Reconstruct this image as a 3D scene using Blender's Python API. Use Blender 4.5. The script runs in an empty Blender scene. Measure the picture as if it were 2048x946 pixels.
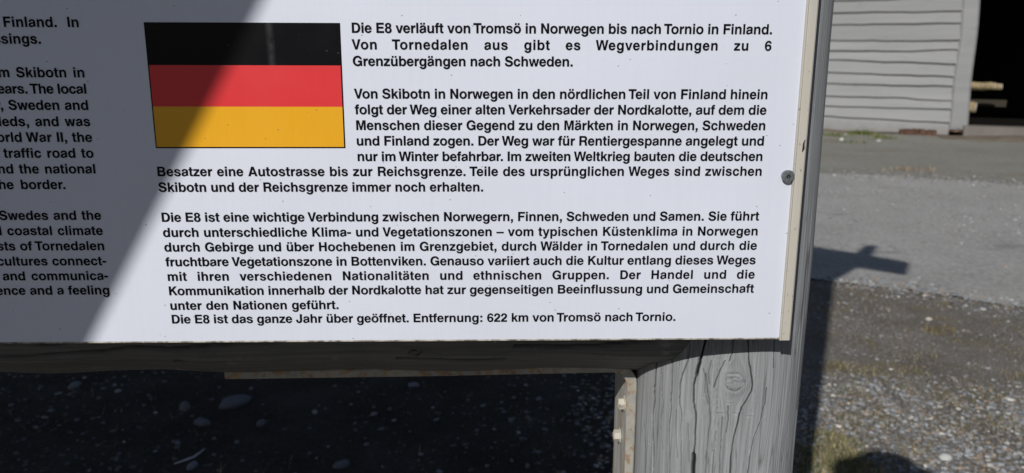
import bpy, bmesh, math, random
import numpy as np
from mathutils import Matrix, Vector

random.seed(7)
RNG = np.random.default_rng(7)
sc = bpy.context.scene
COL = sc.collection
GZ = 1.365                      # height of the panel's reference line above the ground

# ------------------------------------------------------------------ camera
cam_d = bpy.data.cameras.new('camera')
cam = bpy.data.objects.new('camera', cam_d)
COL.objects.link(cam)
sc.camera = cam
F_PX = 1600.0                   # focal length for a 2048 px wide picture
w_ = np.array([2.25443680e-01, -2.49759033e-02, 1.30892562e-04])
t_ = np.array([-2.90638807e-01, -1.61251320e-01, 6.31580103e-01])
a_ = np.linalg.norm(w_); k_ = w_ / a_
K_ = np.array([[0, -k_[2], k_[1]], [k_[2], 0, -k_[0]], [-k_[1], k_[0], 0]])
R_ = np.eye(3) + math.sin(a_) * K_ + (1 - math.cos(a_)) * K_ @ K_
M_ = np.array([[1, 0, 0], [0, 0, 1], [0, -1, 0.]])
CW = M_ @ (-R_.T @ t_) + np.array([0, 0, GZ])
ax = [M_ @ R_.T @ np.array(v, float) for v in ((1, 0, 0), (0, -1, 0), (0, 0, -1))]
cam.matrix_world = Matrix([[ax[0][i], ax[1][i], ax[2][i], CW[i]] for i in range(3)] + [[0, 0, 0, 1]])
cam_d.sensor_width = 36.0
cam_d.lens = F_PX / 2048 * 36
cam_d.clip_start = 0.02
cam_d.clip_end = 2000
cam_d.dof.use_dof = True
cam_d.dof.focus_distance = 0.67
cam_d.dof.aperture_fstop = 10.5

# ------------------------------------------------------------------ light
AZ, EL = math.radians(24.5), math.radians(34)
world = bpy.data.worlds.new('World')
sc.world = world
world.use_nodes = True
wn = world.node_tree
sky = wn.nodes.new('ShaderNodeTexSky')
sky.sky_type = 'NISHITA'
sky.sun_disc = False
sky.sun_elevation = EL
sky.sun_rotation = math.pi + AZ
wn.links.new(sky.outputs[0], wn.nodes['Background'].inputs[0])
wn.nodes['Background'].inputs[1].default_value = 0.062
sun_d = bpy.data.lights.new('sun', 'SUN')
sun_d.energy = 5.0
sun_d.angle = math.radians(0.53)
sun_d.color = (1.0, 0.965, 0.91)
sun = bpy.data.objects.new('sun', sun_d)
COL.objects.link(sun)
SUN = Vector((-math.sin(AZ) * math.cos(EL), -math.cos(AZ) * math.cos(EL), math.sin(EL)))   # towards the sun
sun.rotation_euler = SUN.to_track_quat('Z', 'Y').to_euler()
sc.view_settings.view_transform = 'Standard'
sc.view_settings.look = 'None'
sc.view_settings.exposure = -0.56
sc.view_settings.gamma = 1.0


# ------------------------------------------------------------------ helpers
def ray(u, v):
    d = M_ @ (R_.T @ np.array([(u - 1024) / F_PX, (v - 473) / F_PX, 1.0]))
    return d / np.linalg.norm(d)


def on_y(u, v, y=0.0):
    d = ray(u, v)
    return CW + (y - CW[1]) / d[1] * d


def on_ground(u, v, z=0.0):
    d = ray(u, v)
    return CW + (z - CW[2]) / d[2] * d


def props(o, label=None, cat=None, group=None, kind=None):
    if label: o['label'] = label
    if cat: o['category'] = cat
    if group: o['group'] = group
    if kind: o['kind'] = kind
    return o


def empty(name, loc=(0, 0, 0), **k):
    o = bpy.data.objects.new(name, None)
    o.empty_display_size = 0.1
    o.location = loc
    COL.objects.link(o)
    return props(o, **k)


def mesh_obj(name, verts, faces, mat, parent=None, smooth=False, world_verts=True, **k):
    me = bpy.data.meshes.new(name)
    verts = np.asarray(verts, float)
    if parent is not None and world_verts:
        off = np.zeros(3); p = parent
        while p is not None:
            off += np.array(p.location); p = p.parent
        verts = verts - off
    me.from_pydata(verts.tolist(), [], faces if isinstance(faces, list) else faces.tolist())
    me.materials.append(mat)
    if smooth:
        me.polygons.foreach_set('use_smooth', [True] * len(me.polygons))
    me.update()
    o = bpy.data.objects.new(name, me)
    COL.objects.link(o)
    o.parent = parent
    return props(o, **k)


def bm_obj(name, bm, mat, parent=None, smooth=False, **k):
    bmesh.ops.recalc_face_normals(bm, faces=bm.faces)
    v = [x.co[:] for x in bm.verts]
    bm.verts.index_update()
    f = [[x.index for x in q.verts] for q in bm.faces]
    bm.free()
    return mesh_obj(name, v, f, mat, parent, smooth, **k)


def add_box(bm, a, b, bev=0.0, mtx=None):
    r = bmesh.ops.create_cube(bm, size=1)
    vs = r['verts']
    for v in vs:
        v.co = Vector([(a[i] + b[i]) / 2 + v.co[i] * (b[i] - a[i]) for i in range(3)])
    if bev:
        es = list({e for v in vs for e in v.link_edges})
        r = bmesh.ops.bevel(bm, geom=es, offset=bev, segments=2, affect='EDGES', profile=0.5)
        vs = list({v for f in r['faces'] for v in f.verts})
    if mtx is not None:
        bmesh.ops.transform(bm, matrix=mtx, verts=vs)
    return vs


def box(name, a, b, mat, parent=None, bev=0.0, mtx=None, **k):
    bm = bmesh.new()
    add_box(bm, a, b, bev)
    if mtx is not None:
        bmesh.ops.transform(bm, matrix=mtx, verts=bm.verts)
    return bm_obj(name, bm, mat, parent, **k)


def _hash(ix, iy, seed):
    n = (ix.astype(np.int64) * 374761393 + iy.astype(np.int64) * 668265263 + seed * 974711) & 0x7fffffff
    n = ((n ^ (n >> 13)) * 1274126177) & 0x7fffffff
    n = (n ^ (n >> 16)) & 0xffffff
    return n / float(0xffffff) * 2 - 1


def vn(x, y, seed=0):
    x0 = np.floor(x); y0 = np.floor(y)
    fx = x - x0; fy = y - y0
    fx = fx * fx * (3 - 2 * fx); fy = fy * fy * (3 - 2 * fy)
    a = _hash(x0, y0, seed); b = _hash(x0 + 1, y0, seed)
    c = _hash(x0, y0 + 1, seed); d = _hash(x0 + 1, y0 + 1, seed)
    return (a * (1 - fx) + b * fx) * (1 - fy) + (c * (1 - fx) + d * fx) * fy


def fbm(x, y, seed=0, n=3):
    s = 0; a = 1.0; t = 0
    for i in range(n):
        s = s + a * vn(x * 2 ** i, y * 2 ** i, seed + i * 17); t += a; a *= 0.5
    return s / t


# ------------------------------------------------------------------ materials
class Mat:
    def __init__(self, name, rough=0.6, spec=0.5, metal=0.0):
        self.m = bpy.data.materials.new(name)
        self.m.use_nodes = True
        self.t = self.m.node_tree
        self.b = self.t.nodes['Principled BSDF']
        self.b.inputs['Roughness'].default_value = rough
        self.b.inputs['Specular IOR Level'].default_value = spec
        self.b.inputs['Metallic'].default_value = metal
        self.tc = self.t.nodes.new('ShaderNodeTexCoord').outputs['Object']

    def link(self, a, b): self.t.links.new(a, b)

    def mapped(self, scale=(1, 1, 1), rot=(0, 0, 0), src=None):
        n = self.t.nodes.new('ShaderNodeMapping')
        n.inputs['Scale'].default_value = scale
        n.inputs['Rotation'].default_value = rot
        self.link(src or self.tc, n.inputs['Vector'])
        return n.outputs[0]

    def noise(self, scale, detail=4, rough=0.55, vec=None, dist=0.0):
        n = self.t.nodes.new('ShaderNodeTexNoise')
        n.inputs['Scale'].default_value = scale
        n.inputs['Detail'].default_value = detail
        n.inputs['Roughness'].default_value = rough
        n.inputs['Distortion'].default_value = dist
        self.link(vec or self.tc, n.inputs['Vector'])
        return n.outputs['Fac']

    def voronoi(self, scale, vec=None, feature='F1', out='Distance'):
        n = self.t.nodes.new('ShaderNodeTexVoronoi')
        n.feature = feature
        n.inputs['Scale'].default_value = scale
        self.link(vec or self.tc, n.inputs['Vector'])
        return n.outputs[out]

    def ramp(self, fac, stops, interp='LINEAR'):
        n = self.t.nodes.new('ShaderNodeValToRGB')
        n.color_ramp.interpolation = interp
        e = n.color_ramp.elements
        while len(e) < len(stops): e.new(0.5)
        for i, (p, c) in enumerate(stops):
            e[i].position = p
            e[i].color = (c, c, c, 1) if isinstance(c, (int, float)) else (*c, 1)
        self.link(fac, n.inputs['Fac'])
        return n.outputs['Color']

    def mix(self, fac, a, b, mode='MIX'):
        n = self.t.nodes.new('ShaderNodeMix')
        n.data_type = 'RGBA'
        n.blend_type = mode
        for s, v in ((n.inputs[0], fac), (n.inputs[6], a), (n.inputs[7], b)):
            if isinstance(v, (int, float)): s.default_value = v if s.type == 'VALUE' else (v, v, v, 1)
            elif isinstance(v, tuple): s.default_value = (*v, 1)
            else: self.link(v, s)
        return n.outputs[2]

    def math(self, op, a, b=0.0):
        n = self.t.nodes.new('ShaderNodeMath')
        n.operation = op
        for s, v in ((n.inputs[0], a), (n.inputs[1], b)):
            if isinstance(v, (int, float)): s.default_value = v
            else: self.link(v, s)
        return n.outputs[0]

    def attr(self, name, out='Fac'):
        n = self.t.nodes.new('ShaderNodeAttribute')
        n.attribute_name = name
        return n.outputs[out]

    def sep(self, vec=None):
        n = self.t.nodes.new('ShaderNodeSeparateXYZ')
        self.link(vec or self.tc, n.inputs[0])
        return n.outputs

    def color(self, c):
        s = self.b.inputs['Base Color']
        if isinstance(c, tuple): s.default_value = (*c, 1)
        else: self.link(c, s)
        return self

    def rough(self, r):
        self.link(r, self.b.inputs['Roughness']); return self

    def bump(self, h, strength=0.5, dist=0.01):
        n = self.t.nodes.new('ShaderNodeBump')
        n.inputs['Strength'].default_value = strength
        n.inputs['Distance'].default_value = dist
        self.link(h, n.inputs['Height'])
        self.link(n.outputs[0], self.b.inputs['Normal'])
        return self


def printed(name, col, rough=0.38, spec=0.45):
    """Printed film on the board: faint dirt film, fine dark specks and chips."""
    m = Mat(name, rough, spec)
    film = m.ramp(m.noise(4.5, 5), [(0.3, 0.93), (0.7, 1.0)])
    base = m.mix(1.0, col, film, 'MULTIPLY')
    drip = m.ramp(m.noise(1.0, 5, vec=m.mapped((260, 260, 5))), [(0.35, 0.985), (0.62, 1.0)])
    base = m.mix(1.0, base, drip, 'MULTIPLY')
    d = m.voronoi(95, vec=m.mapped((1, 1, 1.5)))
    r = m.voronoi(95, vec=m.mapped((1, 1, 1.5)), out='Color')
    keep = m.ramp(r, [(0.76, 0.0), (0.80, 1.0)])
    dot = m.ramp(d, [(0.035, 1.0), (0.085, 0.0)])
    base = m.mix(m.math('MULTIPLY', m.math('MULTIPLY', keep, dot), 0.75), base, (0.10, 0.09, 0.08))
    patch = m.ramp(m.noise(14, 3), [(0.56, 0.0), (0.66, 1.0)])
    sc2 = m.ramp(m.noise(430, 3, 0.7), [(0.66, 0.0), (0.74, 1.0)])
    base = m.mix(m.math('MULTIPLY', m.math('MULTIPLY', patch, sc2), 0.35), base, (0.22, 0.21, 0.2))
    m.color(base)
    m.rough(m.ramp(m.noise(20, 3), [(0.3, rough - 0.04), (0.7, rough + 0.08)]))
    m.bump(m.noise(9, 2), 0.12, 0.004)
    return m


M_white = printed('white_print', (0.74, 0.785, 0.90)).m
M_red = printed('red_print', (0.76, 0.038, 0.045)).m
M_gold = printed('gold_print', (0.86, 0.425, 0.012)).m
_b = printed('black_print', (0.005, 0.005, 0.0065), 0.3, 0.15)
_s = _b.sep()
_x = _b.math('ABSOLUTE', _b.math('SUBTRACT', _b.math('ADD', _s[0], _b.math('MULTIPLY', _s[2], 0.03)), 0.0985))
_st = _b.ramp(_x, [(0.0008, 1.0), (0.0022, 0.0)])
_old = _b.b.inputs['Base Color'].links[0].from_socket
_b.color(_b.mix(_b.math('MULTIPLY', _st, _b.ramp(_b.noise(120, 4), [(0.3, 0.2), (0.7, 1.0)])), _old, (0.05, 0.05, 0.053)))
M_black = _b.m
M_ink = Mat('text_ink', 0.4, 0.12).color((0.004, 0.004, 0.007)).m

_m = Mat('beige_plastic', 0.5, 0.4)
_c = _m.mix(_m.ramp(_m.noise(1, 4, vec=_m.mapped((200, 200, 9))), [(0.35, 0.0), (0.65, 1.0)]), (0.53, 0.50, 0.445), (0.475, 0.46, 0.42))
_c = _m.mix(_m.ramp(_m.noise(260, 3), [(0.67, 0.0), (0.72, 0.6)]), _c, (0.16, 0.14, 0.12))
_m.color(_c); _m.bump(_m.noise(30, 3), 0.2, 0.002)
M_beige = _m.m
_m = Mat('cream_lip', 0.5)
_m.color(_m.mix(_m.ramp(_m.noise(70, 5, 0.75), [(0.44, 0.0), (0.58, 1.0)]), (0.50, 0.47, 0.40), (0.14, 0.125, 0.105)))
M_lip = _m.m

_m = Mat('zinc', 0.42, 0.5, 0.35)
_m.color(_m.mix(_m.ramp(_m.noise(500, 3), [(0.4, 0.0), (0.65, 1.0)]), (0.20, 0.22, 0.235), (0.13, 0.145, 0.155)))
_m.bump(_m.noise(700, 3), 0.25, 0.0005)
M_zinc = _m.m
M_recess = Mat('recess_dark', 0.5, 0.5, 0.6).color((0.03, 0.035, 0.045)).m


def log_paint(name, c0, c1, along='z'):
    m = Mat(name, 0.62, 0.35)
    st = m.attr('streak')
    cr = m.attr('crack')
    base = m.mix(m.ramp(st, [(0.25, 0.0), (0.75, 1.0)]), c0, c1)
    sc_ = (700, 700, 12) if along == 'z' else (9, 420, 420)
    fine = m.ramp(m.noise(1, 4, 0.6, vec=m.mapped(sc_)), [(0.3, 0.76), (0.7, 1.22)])
    base = m.mix(1.0, base, fine, 'MULTIPLY')
    worn = m.ramp(m.noise(38, 5, 0.65), [(0.62, 0.0), (0.70, 1.0)])
    base = m.mix(m.math('MULTIPLY', worn, 0.30), base, (0.40, 0.41, 0.42))
    chips = m.ramp(m.noise(240, 3, 0.6), [(0.71, 0.0), (0.735, 1.0)])
    base = m.mix(m.math('MULTIPLY', chips, 0.55), base, (0.50, 0.50, 0.50))
    yel = m.ramp(m.noise(9, 4), [(0.5, 0.0), (0.75, 1.0)])
    base = m.mix(m.math('MULTIPLY', yel, 0.35), base, (0.235, 0.232, 0.21))
    base = m.mix(cr, base, (0.012, 0.012, 0.014))
    m.color(base)
    m.bump(m.noise(1, 4, 0.6, vec=m.mapped(sc_)), 0.35, 0.0006)
    return m.m


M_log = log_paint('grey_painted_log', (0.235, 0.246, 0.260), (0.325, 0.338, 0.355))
M_beam = log_paint('shaded_grey_beam', (0.11, 0.113, 0.116), (0.155, 0.158, 0.16), 'x')  # darker copy of the posts' paint, adds shade to the beam

_m = Mat('rusty_painted_steel', 0.55, 0.4)
_c = _m.mix(_m.ramp(_m.noise(60, 4), [(0.3, 0.0), (0.7, 1.0)]), (0.42, 0.405, 0.35), (0.31, 0.31, 0.30))
_r = _m.ramp(_m.noise(110, 5, 0.7), [(0.48, 0.0), (0.58, 1.0)])
_rc = _m.mix(_m.ramp(_m.noise(160, 3), [(0.4, 0.0), (0.6, 1.0)]), (0.25, 0.125, 0.05), (0.38, 0.25, 0.12))
_c = _m.mix(_m.math('MULTIPLY', _r, 0.75), _c, _rc)
_m.color(_c); _m.bump(_m.noise(130, 5), 0.5, 0.0015)
M_rust = _m.m
_m = Mat('worn_painted_steel', 0.55, 0.4)
_c = _m.mix(_m.ramp(_m.noise(1, 5, 0.65, vec=_m.mapped((60, 60, 16))), [(0.40, 0.0), (0.66, 1.0)]), (0.54, 0.55, 0.56), (0.36, 0.29, 0.19))
_m.color(_c); _m.bump(_m.noise(130, 5), 0.5, 0.001)
M_plate = _m.m
_m = Mat('bolt_paint', 0.5, 0.4)
_m.color(_m.mix(_m.ramp(_m.noise(150, 4), [(0.5, 0.0), (0.7, 1.0)]), (0.52, 0.50, 0.44), (0.34, 0.26, 0.17)))
M_bolt = _m.m

_m = Mat('siding_paint', 0.65, 0.3)
_c = _m.mix(_m.ramp(_m.noise(1, 4, vec=_m.mapped((0.7, 0.7, 9))), [(0.3, 0.0), (0.7, 1.0)]), (0.245, 0.25, 0.258), (0.285, 0.29, 0.298))
_c = _m.mix(_m.math('MULTIPLY', _m.ramp(_m.noise(2.6, 5, 0.7), [(0.60, 0.0), (0.74, 1.0)]), 0.35), _c, (0.17, 0.17, 0.17))
_z = _m.sep()[2]
_low = _m.ramp(_m.math('ADD', _z, _m.math('MULTIPLY', _m.noise(7, 4), 0.25)), [(0.16, 1.0), (0.32, 0.0)])
_c = _m.mix(_m.math('MULTIPLY', _low, 0.55), _c, (0.16, 0.14, 0.12))
_m.color(_c); _m.bump(_m.noise(1, 4, vec=_m.mapped((3, 3, 60))), 0.3, 0.01)
_oi = _m.t.nodes.new('ShaderNodeObjectInfo')
_c = _m.mix(1.0, _m.b.inputs['Base Color'].links[0].from_socket, _m.ramp(_oi.outputs['Random'], [(0.0, 0.90), (1.0, 1.06)]), 'MULTIPLY')
_c = _m.mix(_m.math('MULTIPLY', _m.ramp(_m.noise(1, 5, 0.7, vec=_m.mapped((2.2, 2.2, 7))), [(0.60, 0.0), (0.70, 1.0)]), 0.28), _c, (0.13, 0.125, 0.12))
_m.color(_c)
M_siding = _m.m
M_shed_shade = Mat('shed_shade_black', 0.8, 0.1).color((0.010, 0.0095, 0.009)).m  # near-black colour stands in for the unlit shed interior
_m = Mat('fresh_log', 0.7, 0.2)
_m.color(_m.mix(_m.ramp(_m.noise(1, 4, vec=_m.mapped((1.5, 40, 40))), [(0.35, 0.0), (0.65, 1.0)]), (0.40, 0.32, 0.19), (0.20, 0.155, 0.09)))
M_timber = _m.m
M_cut = Mat('sawn_end', 0.7, 0.2).color((0.46, 0.40, 0.35)).m
M_dimwood = Mat('old_board', 0.8, 0.2).color((0.045, 0.04, 0.03)).m
_m = Mat('rotten_wood', 0.9, 0.1)
_m.color(_m.mix(_m.ramp(_m.noise(18, 4, 0.7), [(0.4, 0.0), (0.6, 1.0)]), (0.13, 0.07, 0.045), (0.035, 0.03, 0.028)))
M_rot = _m.m
_m = Mat('concrete_sill', 0.85, 0.2)
_m.color(_m.mix(_m.ramp(_m.noise(4, 5, 0.7), [(0.35, 0.0), (0.65, 1.0)]), (0.205, 0.18, 0.168), (0.165, 0.152, 0.138)))
_m.bump(_m.noise(30, 4), 0.4, 0.01)
M_sill = _m.m
_m = Mat('weathered_plank', 0.8, 0.2)
_m.color(_m.mix(_m.ramp(_m.noise(1, 4, vec=_m.mapped((30, 30, 2))), [(0.3, 0.0), (0.7, 1.0)]), (0.20, 0.18, 0.15), (0.30, 0.28, 0.25)))
M_plank = _m.m

# ground materials
_m = Mat('yard_dirt', 0.95, 0.15)
_c = _m.mix(_m.ramp(_m.noise(0.9, 5, 0.6), [(0.35, 0.0), (0.65, 1.0)]), (0.285, 0.28, 0.255), (0.24, 0.232, 0.205))
_c = _m.mix(_m.math('MULTIPLY', _m.ramp(_m.noise(1, 5, 0.65, vec=_m.mapped((0.8, 2.2, 1))), [(0.55, 0.0), (0.68, 1.0)]), 0.6), _c, (0.20, 0.155, 0.10))
_c = _m.mix(_m.math('MULTIPLY', _m.ramp(_m.noise(1.3, 4, 0.6, vec=_m.mapped((1, 1.6, 1))), [(0.52, 0.0), (0.66, 1.0)]), 0.5), _c, (0.26, 0.285, 0.24))
_c = _m.mix(1.0, _c, _m.ramp(_m.noise(16, 5, 0.85), [(0.28, 0.68), (0.72, 1.3)]), 'MULTIPLY')
_sp = _m.ramp(_m.voronoi(15), [(0.10, 1.0), (0.17, 0.0)])
_spk = _m.ramp(_m.voronoi(15, out='Color'), [(0.66, 0.0), (0.72, 1.0)])
_c = _m.mix(_m.math('MULTIPLY', _m.math('MULTIPLY', _sp, _spk), 0.8), _c, (0.38, 0.38, 0.37))
_m.color(_c); _m.bump(_m.noise(50, 6, 0.7), 0.6, 0.02)
M_yard = _m.m

_m = Mat('worn_asphalt', 0.9, 0.2)
_c = _m.mix(_m.ramp(_m.noise(1.4, 5, 0.6), [(0.3, 0.0), (0.7, 1.0)]), (0.42, 0.417, 0.408), (0.34, 0.338, 0.333))
_c = _m.mix(1.0, _c, _m.ramp(_m.noise(34, 5, 0.9), [(0.30, 0.55), (0.70, 1.45)]), 'MULTIPLY')
_lg = _m.math('MULTIPLY', _m.ramp(_m.noise(1, 4, 0.6, vec=_m.mapped((0.55, 1.6, 1), (0, 0, -0.35))), [(0.5, 0.0), (0.66, 1.0)]),
              _m.ramp(_m.voronoi(24), [(0.22, 1.0), (0.36, 0.0)]))
_c = _m.mix(_m.math('MULTIPLY', _lg, 0.6), _c, (0.55, 0.52, 0.45))
_c = _m.mix(_m.math('MULTIPLY', _m.ramp(_m.noise(1, 3, 0.6, vec=_m.mapped((0.9, 2.4, 1), (0, 0, -0.35))), [(0.64, 0.0), (0.72, 1.0)]), 0.5), _c, (0.15, 0.148, 0.135))
_m.color(_c); _m.bump(_m.noise(60, 6, 0.85), 0.8, 0.010)
M_road = _m.m

_m = Mat('gravel_soil', 0.95, 0.15)
_y = _m.sep()[1]
_c = _m.mix(_m.ramp(_m.noise(2.6, 5, 0.65), [(0.36, 0.0), (0.62, 1.0)]), (0.215, 0.198, 0.178), (0.155, 0.136, 0.112))
_c = _m.mix(_m.math('MULTIPLY', _m.ramp(_m.noise(3.7, 5, 0.7), [(0.54, 0.0), (0.66, 1.0)]), 0.75), _c, (0.20, 0.16, 0.085))
_c = _m.mix(1.0, _c, _m.ramp(_m.noise(130, 5, 0.8), [(0.28, 0.55), (0.72, 1.5)]), 'MULTIPLY')
_g = _m.math('MULTIPLY', _m.ramp(_m.voronoi(75), [(0.22, 1.0), (0.36, 0.0)]), _m.ramp(_m.voronoi(75, out='Color'), [(0.42, 0.0), (0.5, 1.0)]))
_c = _m.mix(_m.math('MULTIPLY', _g, 0.7), _c, (0.255, 0.262, 0.27))
_m.color(_c); _m.bump(_m.noise(120, 6, 0.75), 0.9, 0.012)
M_soil = _m.m


def attr_mat(name, rough=0.8):
    m = Mat(name, rough, 0.25)
    c = m.mix(1.0, m.attr('tint', 'Color'), m.ramp(m.noise(190, 4, 0.7), [(0.3, 0.78), (0.7, 1.2)]), 'MULTIPLY')
    m.color(c); m.bump(m.noise(260, 4), 0.4, 0.002)
    return m.m


M_stone = attr_mat('stone_tinted')
M_blade = attr_mat('grass_tinted', 0.7)


def set_tint(me, cols):
    a = me.color_attributes.new('tint', 'FLOAT_COLOR', 'POINT')
    c4 = np.ones((len(cols), 4)); c4[:, :3] = cols
    a.data.foreach_set('color', c4.astype(np.float32).ravel())


# ------------------------------------------------------------------ ground, road, shed yard (structure)
def sheet(name, pts, z, mat, kind='structure'):
    n = len(pts)
    return mesh_obj(name, [(x, y, z) for x, y in pts], [list(range(n))], mat, kind=kind)


S = 400.0
gx = np.linspace(-S, S, 41)
V = [(x, y, 0) for y in gx for x in gx]
Fc = [[j * 41 + i, j * 41 + i + 1, (j + 1) * 41 + i + 1, (j + 1) * 41 + i] for j in range(40) for i in range(40)]
mesh_obj('ground', V, Fc, M_yard, kind='structure')

RN = [on_ground(u, v) for u, v in ((1681, 567), (1769, 577), (1870, 589), (1938, 601), (2048, 618))]
RF = [on_ground(u, v) for u, v in ((1651, 347), (1837, 356), (1938, 364), (2048, 373))]


def extend(P, L0, L1, jit, seed):
    P = [np.array(p[:2]) for p in P]
    d0 = P[0] - P[-1]; d0 /= np.linalg.norm(d0)
    P = [P[0] + d0 * L0] + P + [P[-1] - d0 * L1]
    out = []
    for a, b in zip(P[:-1], P[1:]):
        L = np.linalg.norm(b - a)
        near = L < 8
        n = max(2, int(L / (0.03 if near else 0.25)))
        nrm = np.array([-(b - a)[1], (b - a)[0]]) / L
        for i in range(n):
            p = a + (b - a) * i / n
            s = (p @ (-d0))
            j = jit * float(fbm(np.array([s * 1.3]), np.array([0.5]), seed, 4)[0] + 0.35 * vn(np.array([s * 16]), np.array([.2]), seed + 5)[0])
            out.append(p + nrm * j)
    out.append(P[-1])
    return out


near_e = extend(RN, 25, 30, 0.07, 3)
far_e = extend(RF, 25, 30, 0.13, 11)
bm = bmesh.new()
vs = [bm.verts.new((*p, 0.008)) for p in near_e] + [bm.verts.new((*p, 0.008)) for p in reversed(far_e)]
f = bm.faces.new(vs)
bmesh.ops.triangulate(bm, faces=[f])
bm_obj('road', bm, M_road, kind='structure')
verge = [(-26, 0.0), *[tuple(p) for p in near_e], (30, -6), (8, -9), (-22, -9)]
bm = bmesh.new()
f = bm.faces.new([bm.verts.new((x, y, 0.004)) for x, y in verge])
bmesh.ops.triangulate(bm, faces=[f])
bm_obj('gravel_verge', bm, M_soil, kind='structure')


_m = Mat('ground_shade', 0.95, 0.1)  # dark sheet that colours the sign's shade into the ground
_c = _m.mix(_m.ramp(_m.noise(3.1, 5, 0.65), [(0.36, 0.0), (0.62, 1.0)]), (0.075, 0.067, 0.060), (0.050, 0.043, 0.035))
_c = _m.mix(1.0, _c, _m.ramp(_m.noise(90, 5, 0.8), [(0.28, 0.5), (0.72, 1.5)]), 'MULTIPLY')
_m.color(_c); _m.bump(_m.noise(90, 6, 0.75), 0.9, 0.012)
M_ground_shade = _m.m
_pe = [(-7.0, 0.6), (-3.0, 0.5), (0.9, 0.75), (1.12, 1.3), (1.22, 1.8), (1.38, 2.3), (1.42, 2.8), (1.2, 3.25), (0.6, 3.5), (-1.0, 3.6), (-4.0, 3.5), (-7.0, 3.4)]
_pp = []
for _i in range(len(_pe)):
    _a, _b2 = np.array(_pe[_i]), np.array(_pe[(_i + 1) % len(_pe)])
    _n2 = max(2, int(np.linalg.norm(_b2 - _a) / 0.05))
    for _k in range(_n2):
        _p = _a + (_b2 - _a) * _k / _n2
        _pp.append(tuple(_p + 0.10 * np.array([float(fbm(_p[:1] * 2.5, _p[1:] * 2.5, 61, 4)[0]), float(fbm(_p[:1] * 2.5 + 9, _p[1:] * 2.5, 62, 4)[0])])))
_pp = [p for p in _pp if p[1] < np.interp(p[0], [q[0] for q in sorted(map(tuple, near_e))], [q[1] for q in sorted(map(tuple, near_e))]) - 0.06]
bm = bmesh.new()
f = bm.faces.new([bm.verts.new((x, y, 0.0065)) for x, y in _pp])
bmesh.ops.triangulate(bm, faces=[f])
bm_obj('ground_shade_patch', bm, M_ground_shade, kind='structure')


# ------------------------------------------------------------------ loose stones and blades (stuff)
def ico():
    b = bmesh.new(); bmesh.ops.create_icosphere(b, subdivisions=1, radius=1)
    v = np.array([x.co[:] for x in b.verts]); b.verts.index_update()
    f = np.array([[x.index for x in q.verts] for q in b.faces]); b.free()
    return v, f


IV, IF = ico()
STONE_COLS = np.array([(0.25, 0.265, 0.285), (0.19, 0.20, 0.215), (0.32, 0.33, 0.34), (0.19, 0.175, 0.15), (0.27, 0.21, 0.16), (0.50, 0.49, 0.46), (0.12, 0.12, 0.125)])
PROB = np.array([0.20, 0.2, 0.12, 0.20, 0.13, 0.03, 0.12])


OV = np.array([(1, 0, 0), (-1, 0, 0), (0, 1, 0), (0, -1, 0), (0, 0, 1), (0, 0, -1.)])
OF = np.array([(0, 2, 4), (2, 1, 4), (1, 3, 4), (3, 0, 4), (2, 0, 5), (1, 2, 5), (3, 1, 5), (0, 3, 5)])


def stones(name, P, size, z0, flat=0.55, tiny=False, dim=1.0, **k):
    IV, IF = (OV, OF) if tiny else (globals()['IV'], globals()['IF'])
    n = len(P)
    ang = RNG.random(n) * 2 * np.pi
    sx = size * (0.7 + 0.6 * RNG.random(n)); sy = size * (0.55 + 0.5 * RNG.random(n)); sz = size * flat * (0.6 + 0.6 * RNG.random(n))
    v = IV[None] * (1 + 0.38 * (RNG.random((n, len(IV), 1)) - 0.5))
    v = v * np.stack([sx, sy, sz], 1)[:, None]
    t = (RNG.random(n) - .5) * 0.7
    y, z = v[..., 1] * np.cos(t)[:, None] - v[..., 2] * np.sin(t)[:, None], v[..., 1] * np.sin(t)[:, None] + v[..., 2] * np.cos(t)[:, None]
    c, s = np.cos(ang)[:, None], np.sin(ang)[:, None]
    V = np.stack([v[..., 0] * c - y * s + P[:, :1], v[..., 0] * s + y * c + P[:, 1:2], z + z0 + (sz * 0.25)[:, None]], -1)
    Fa = (IF[None] + (np.arange(n) * len(IV))[:, None, None]).reshape(-1, 3)
    o = mesh_obj(name, V.reshape(-1, 3), Fa, M_stone, smooth=False, **k)
    ci = RNG.choice(len(STONE_COLS), n, p=PROB)
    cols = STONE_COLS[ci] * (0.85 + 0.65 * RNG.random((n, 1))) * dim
    set_tint(o.data, np.repeat(cols, len(IV), 0))
    return o


near_x = np.array([p[0] for p in near_e]); near_y = np.array([p[1] for p in near_e])
_o = np.argsort(near_x); near_x = near_x[_o]; near_y = near_y[_o]


def scatter(n, x0, x1, y0, y1, dens):
    P = np.stack([x0 + (x1 - x0) * RNG.random(n), y0 + (y1 - y0) * RNG.random(n)], 1)
    ok = P[:, 1] < np.interp(P[:, 0], near_x, near_y) - 0.03
    return P[ok & (RNG.random(n) < dens(P[:, 0], P[:, 1]))]


def dens_grav(x, y):
    d = np.clip((2.75 - y) / 0.75, 0.0, 1) * 0.9 + 0.10
    patch = np.clip(0.62 + 0.9 * fbm(x * 2.3, y * 2.3, 21), 0.08, 1)
    return d * patch


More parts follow.
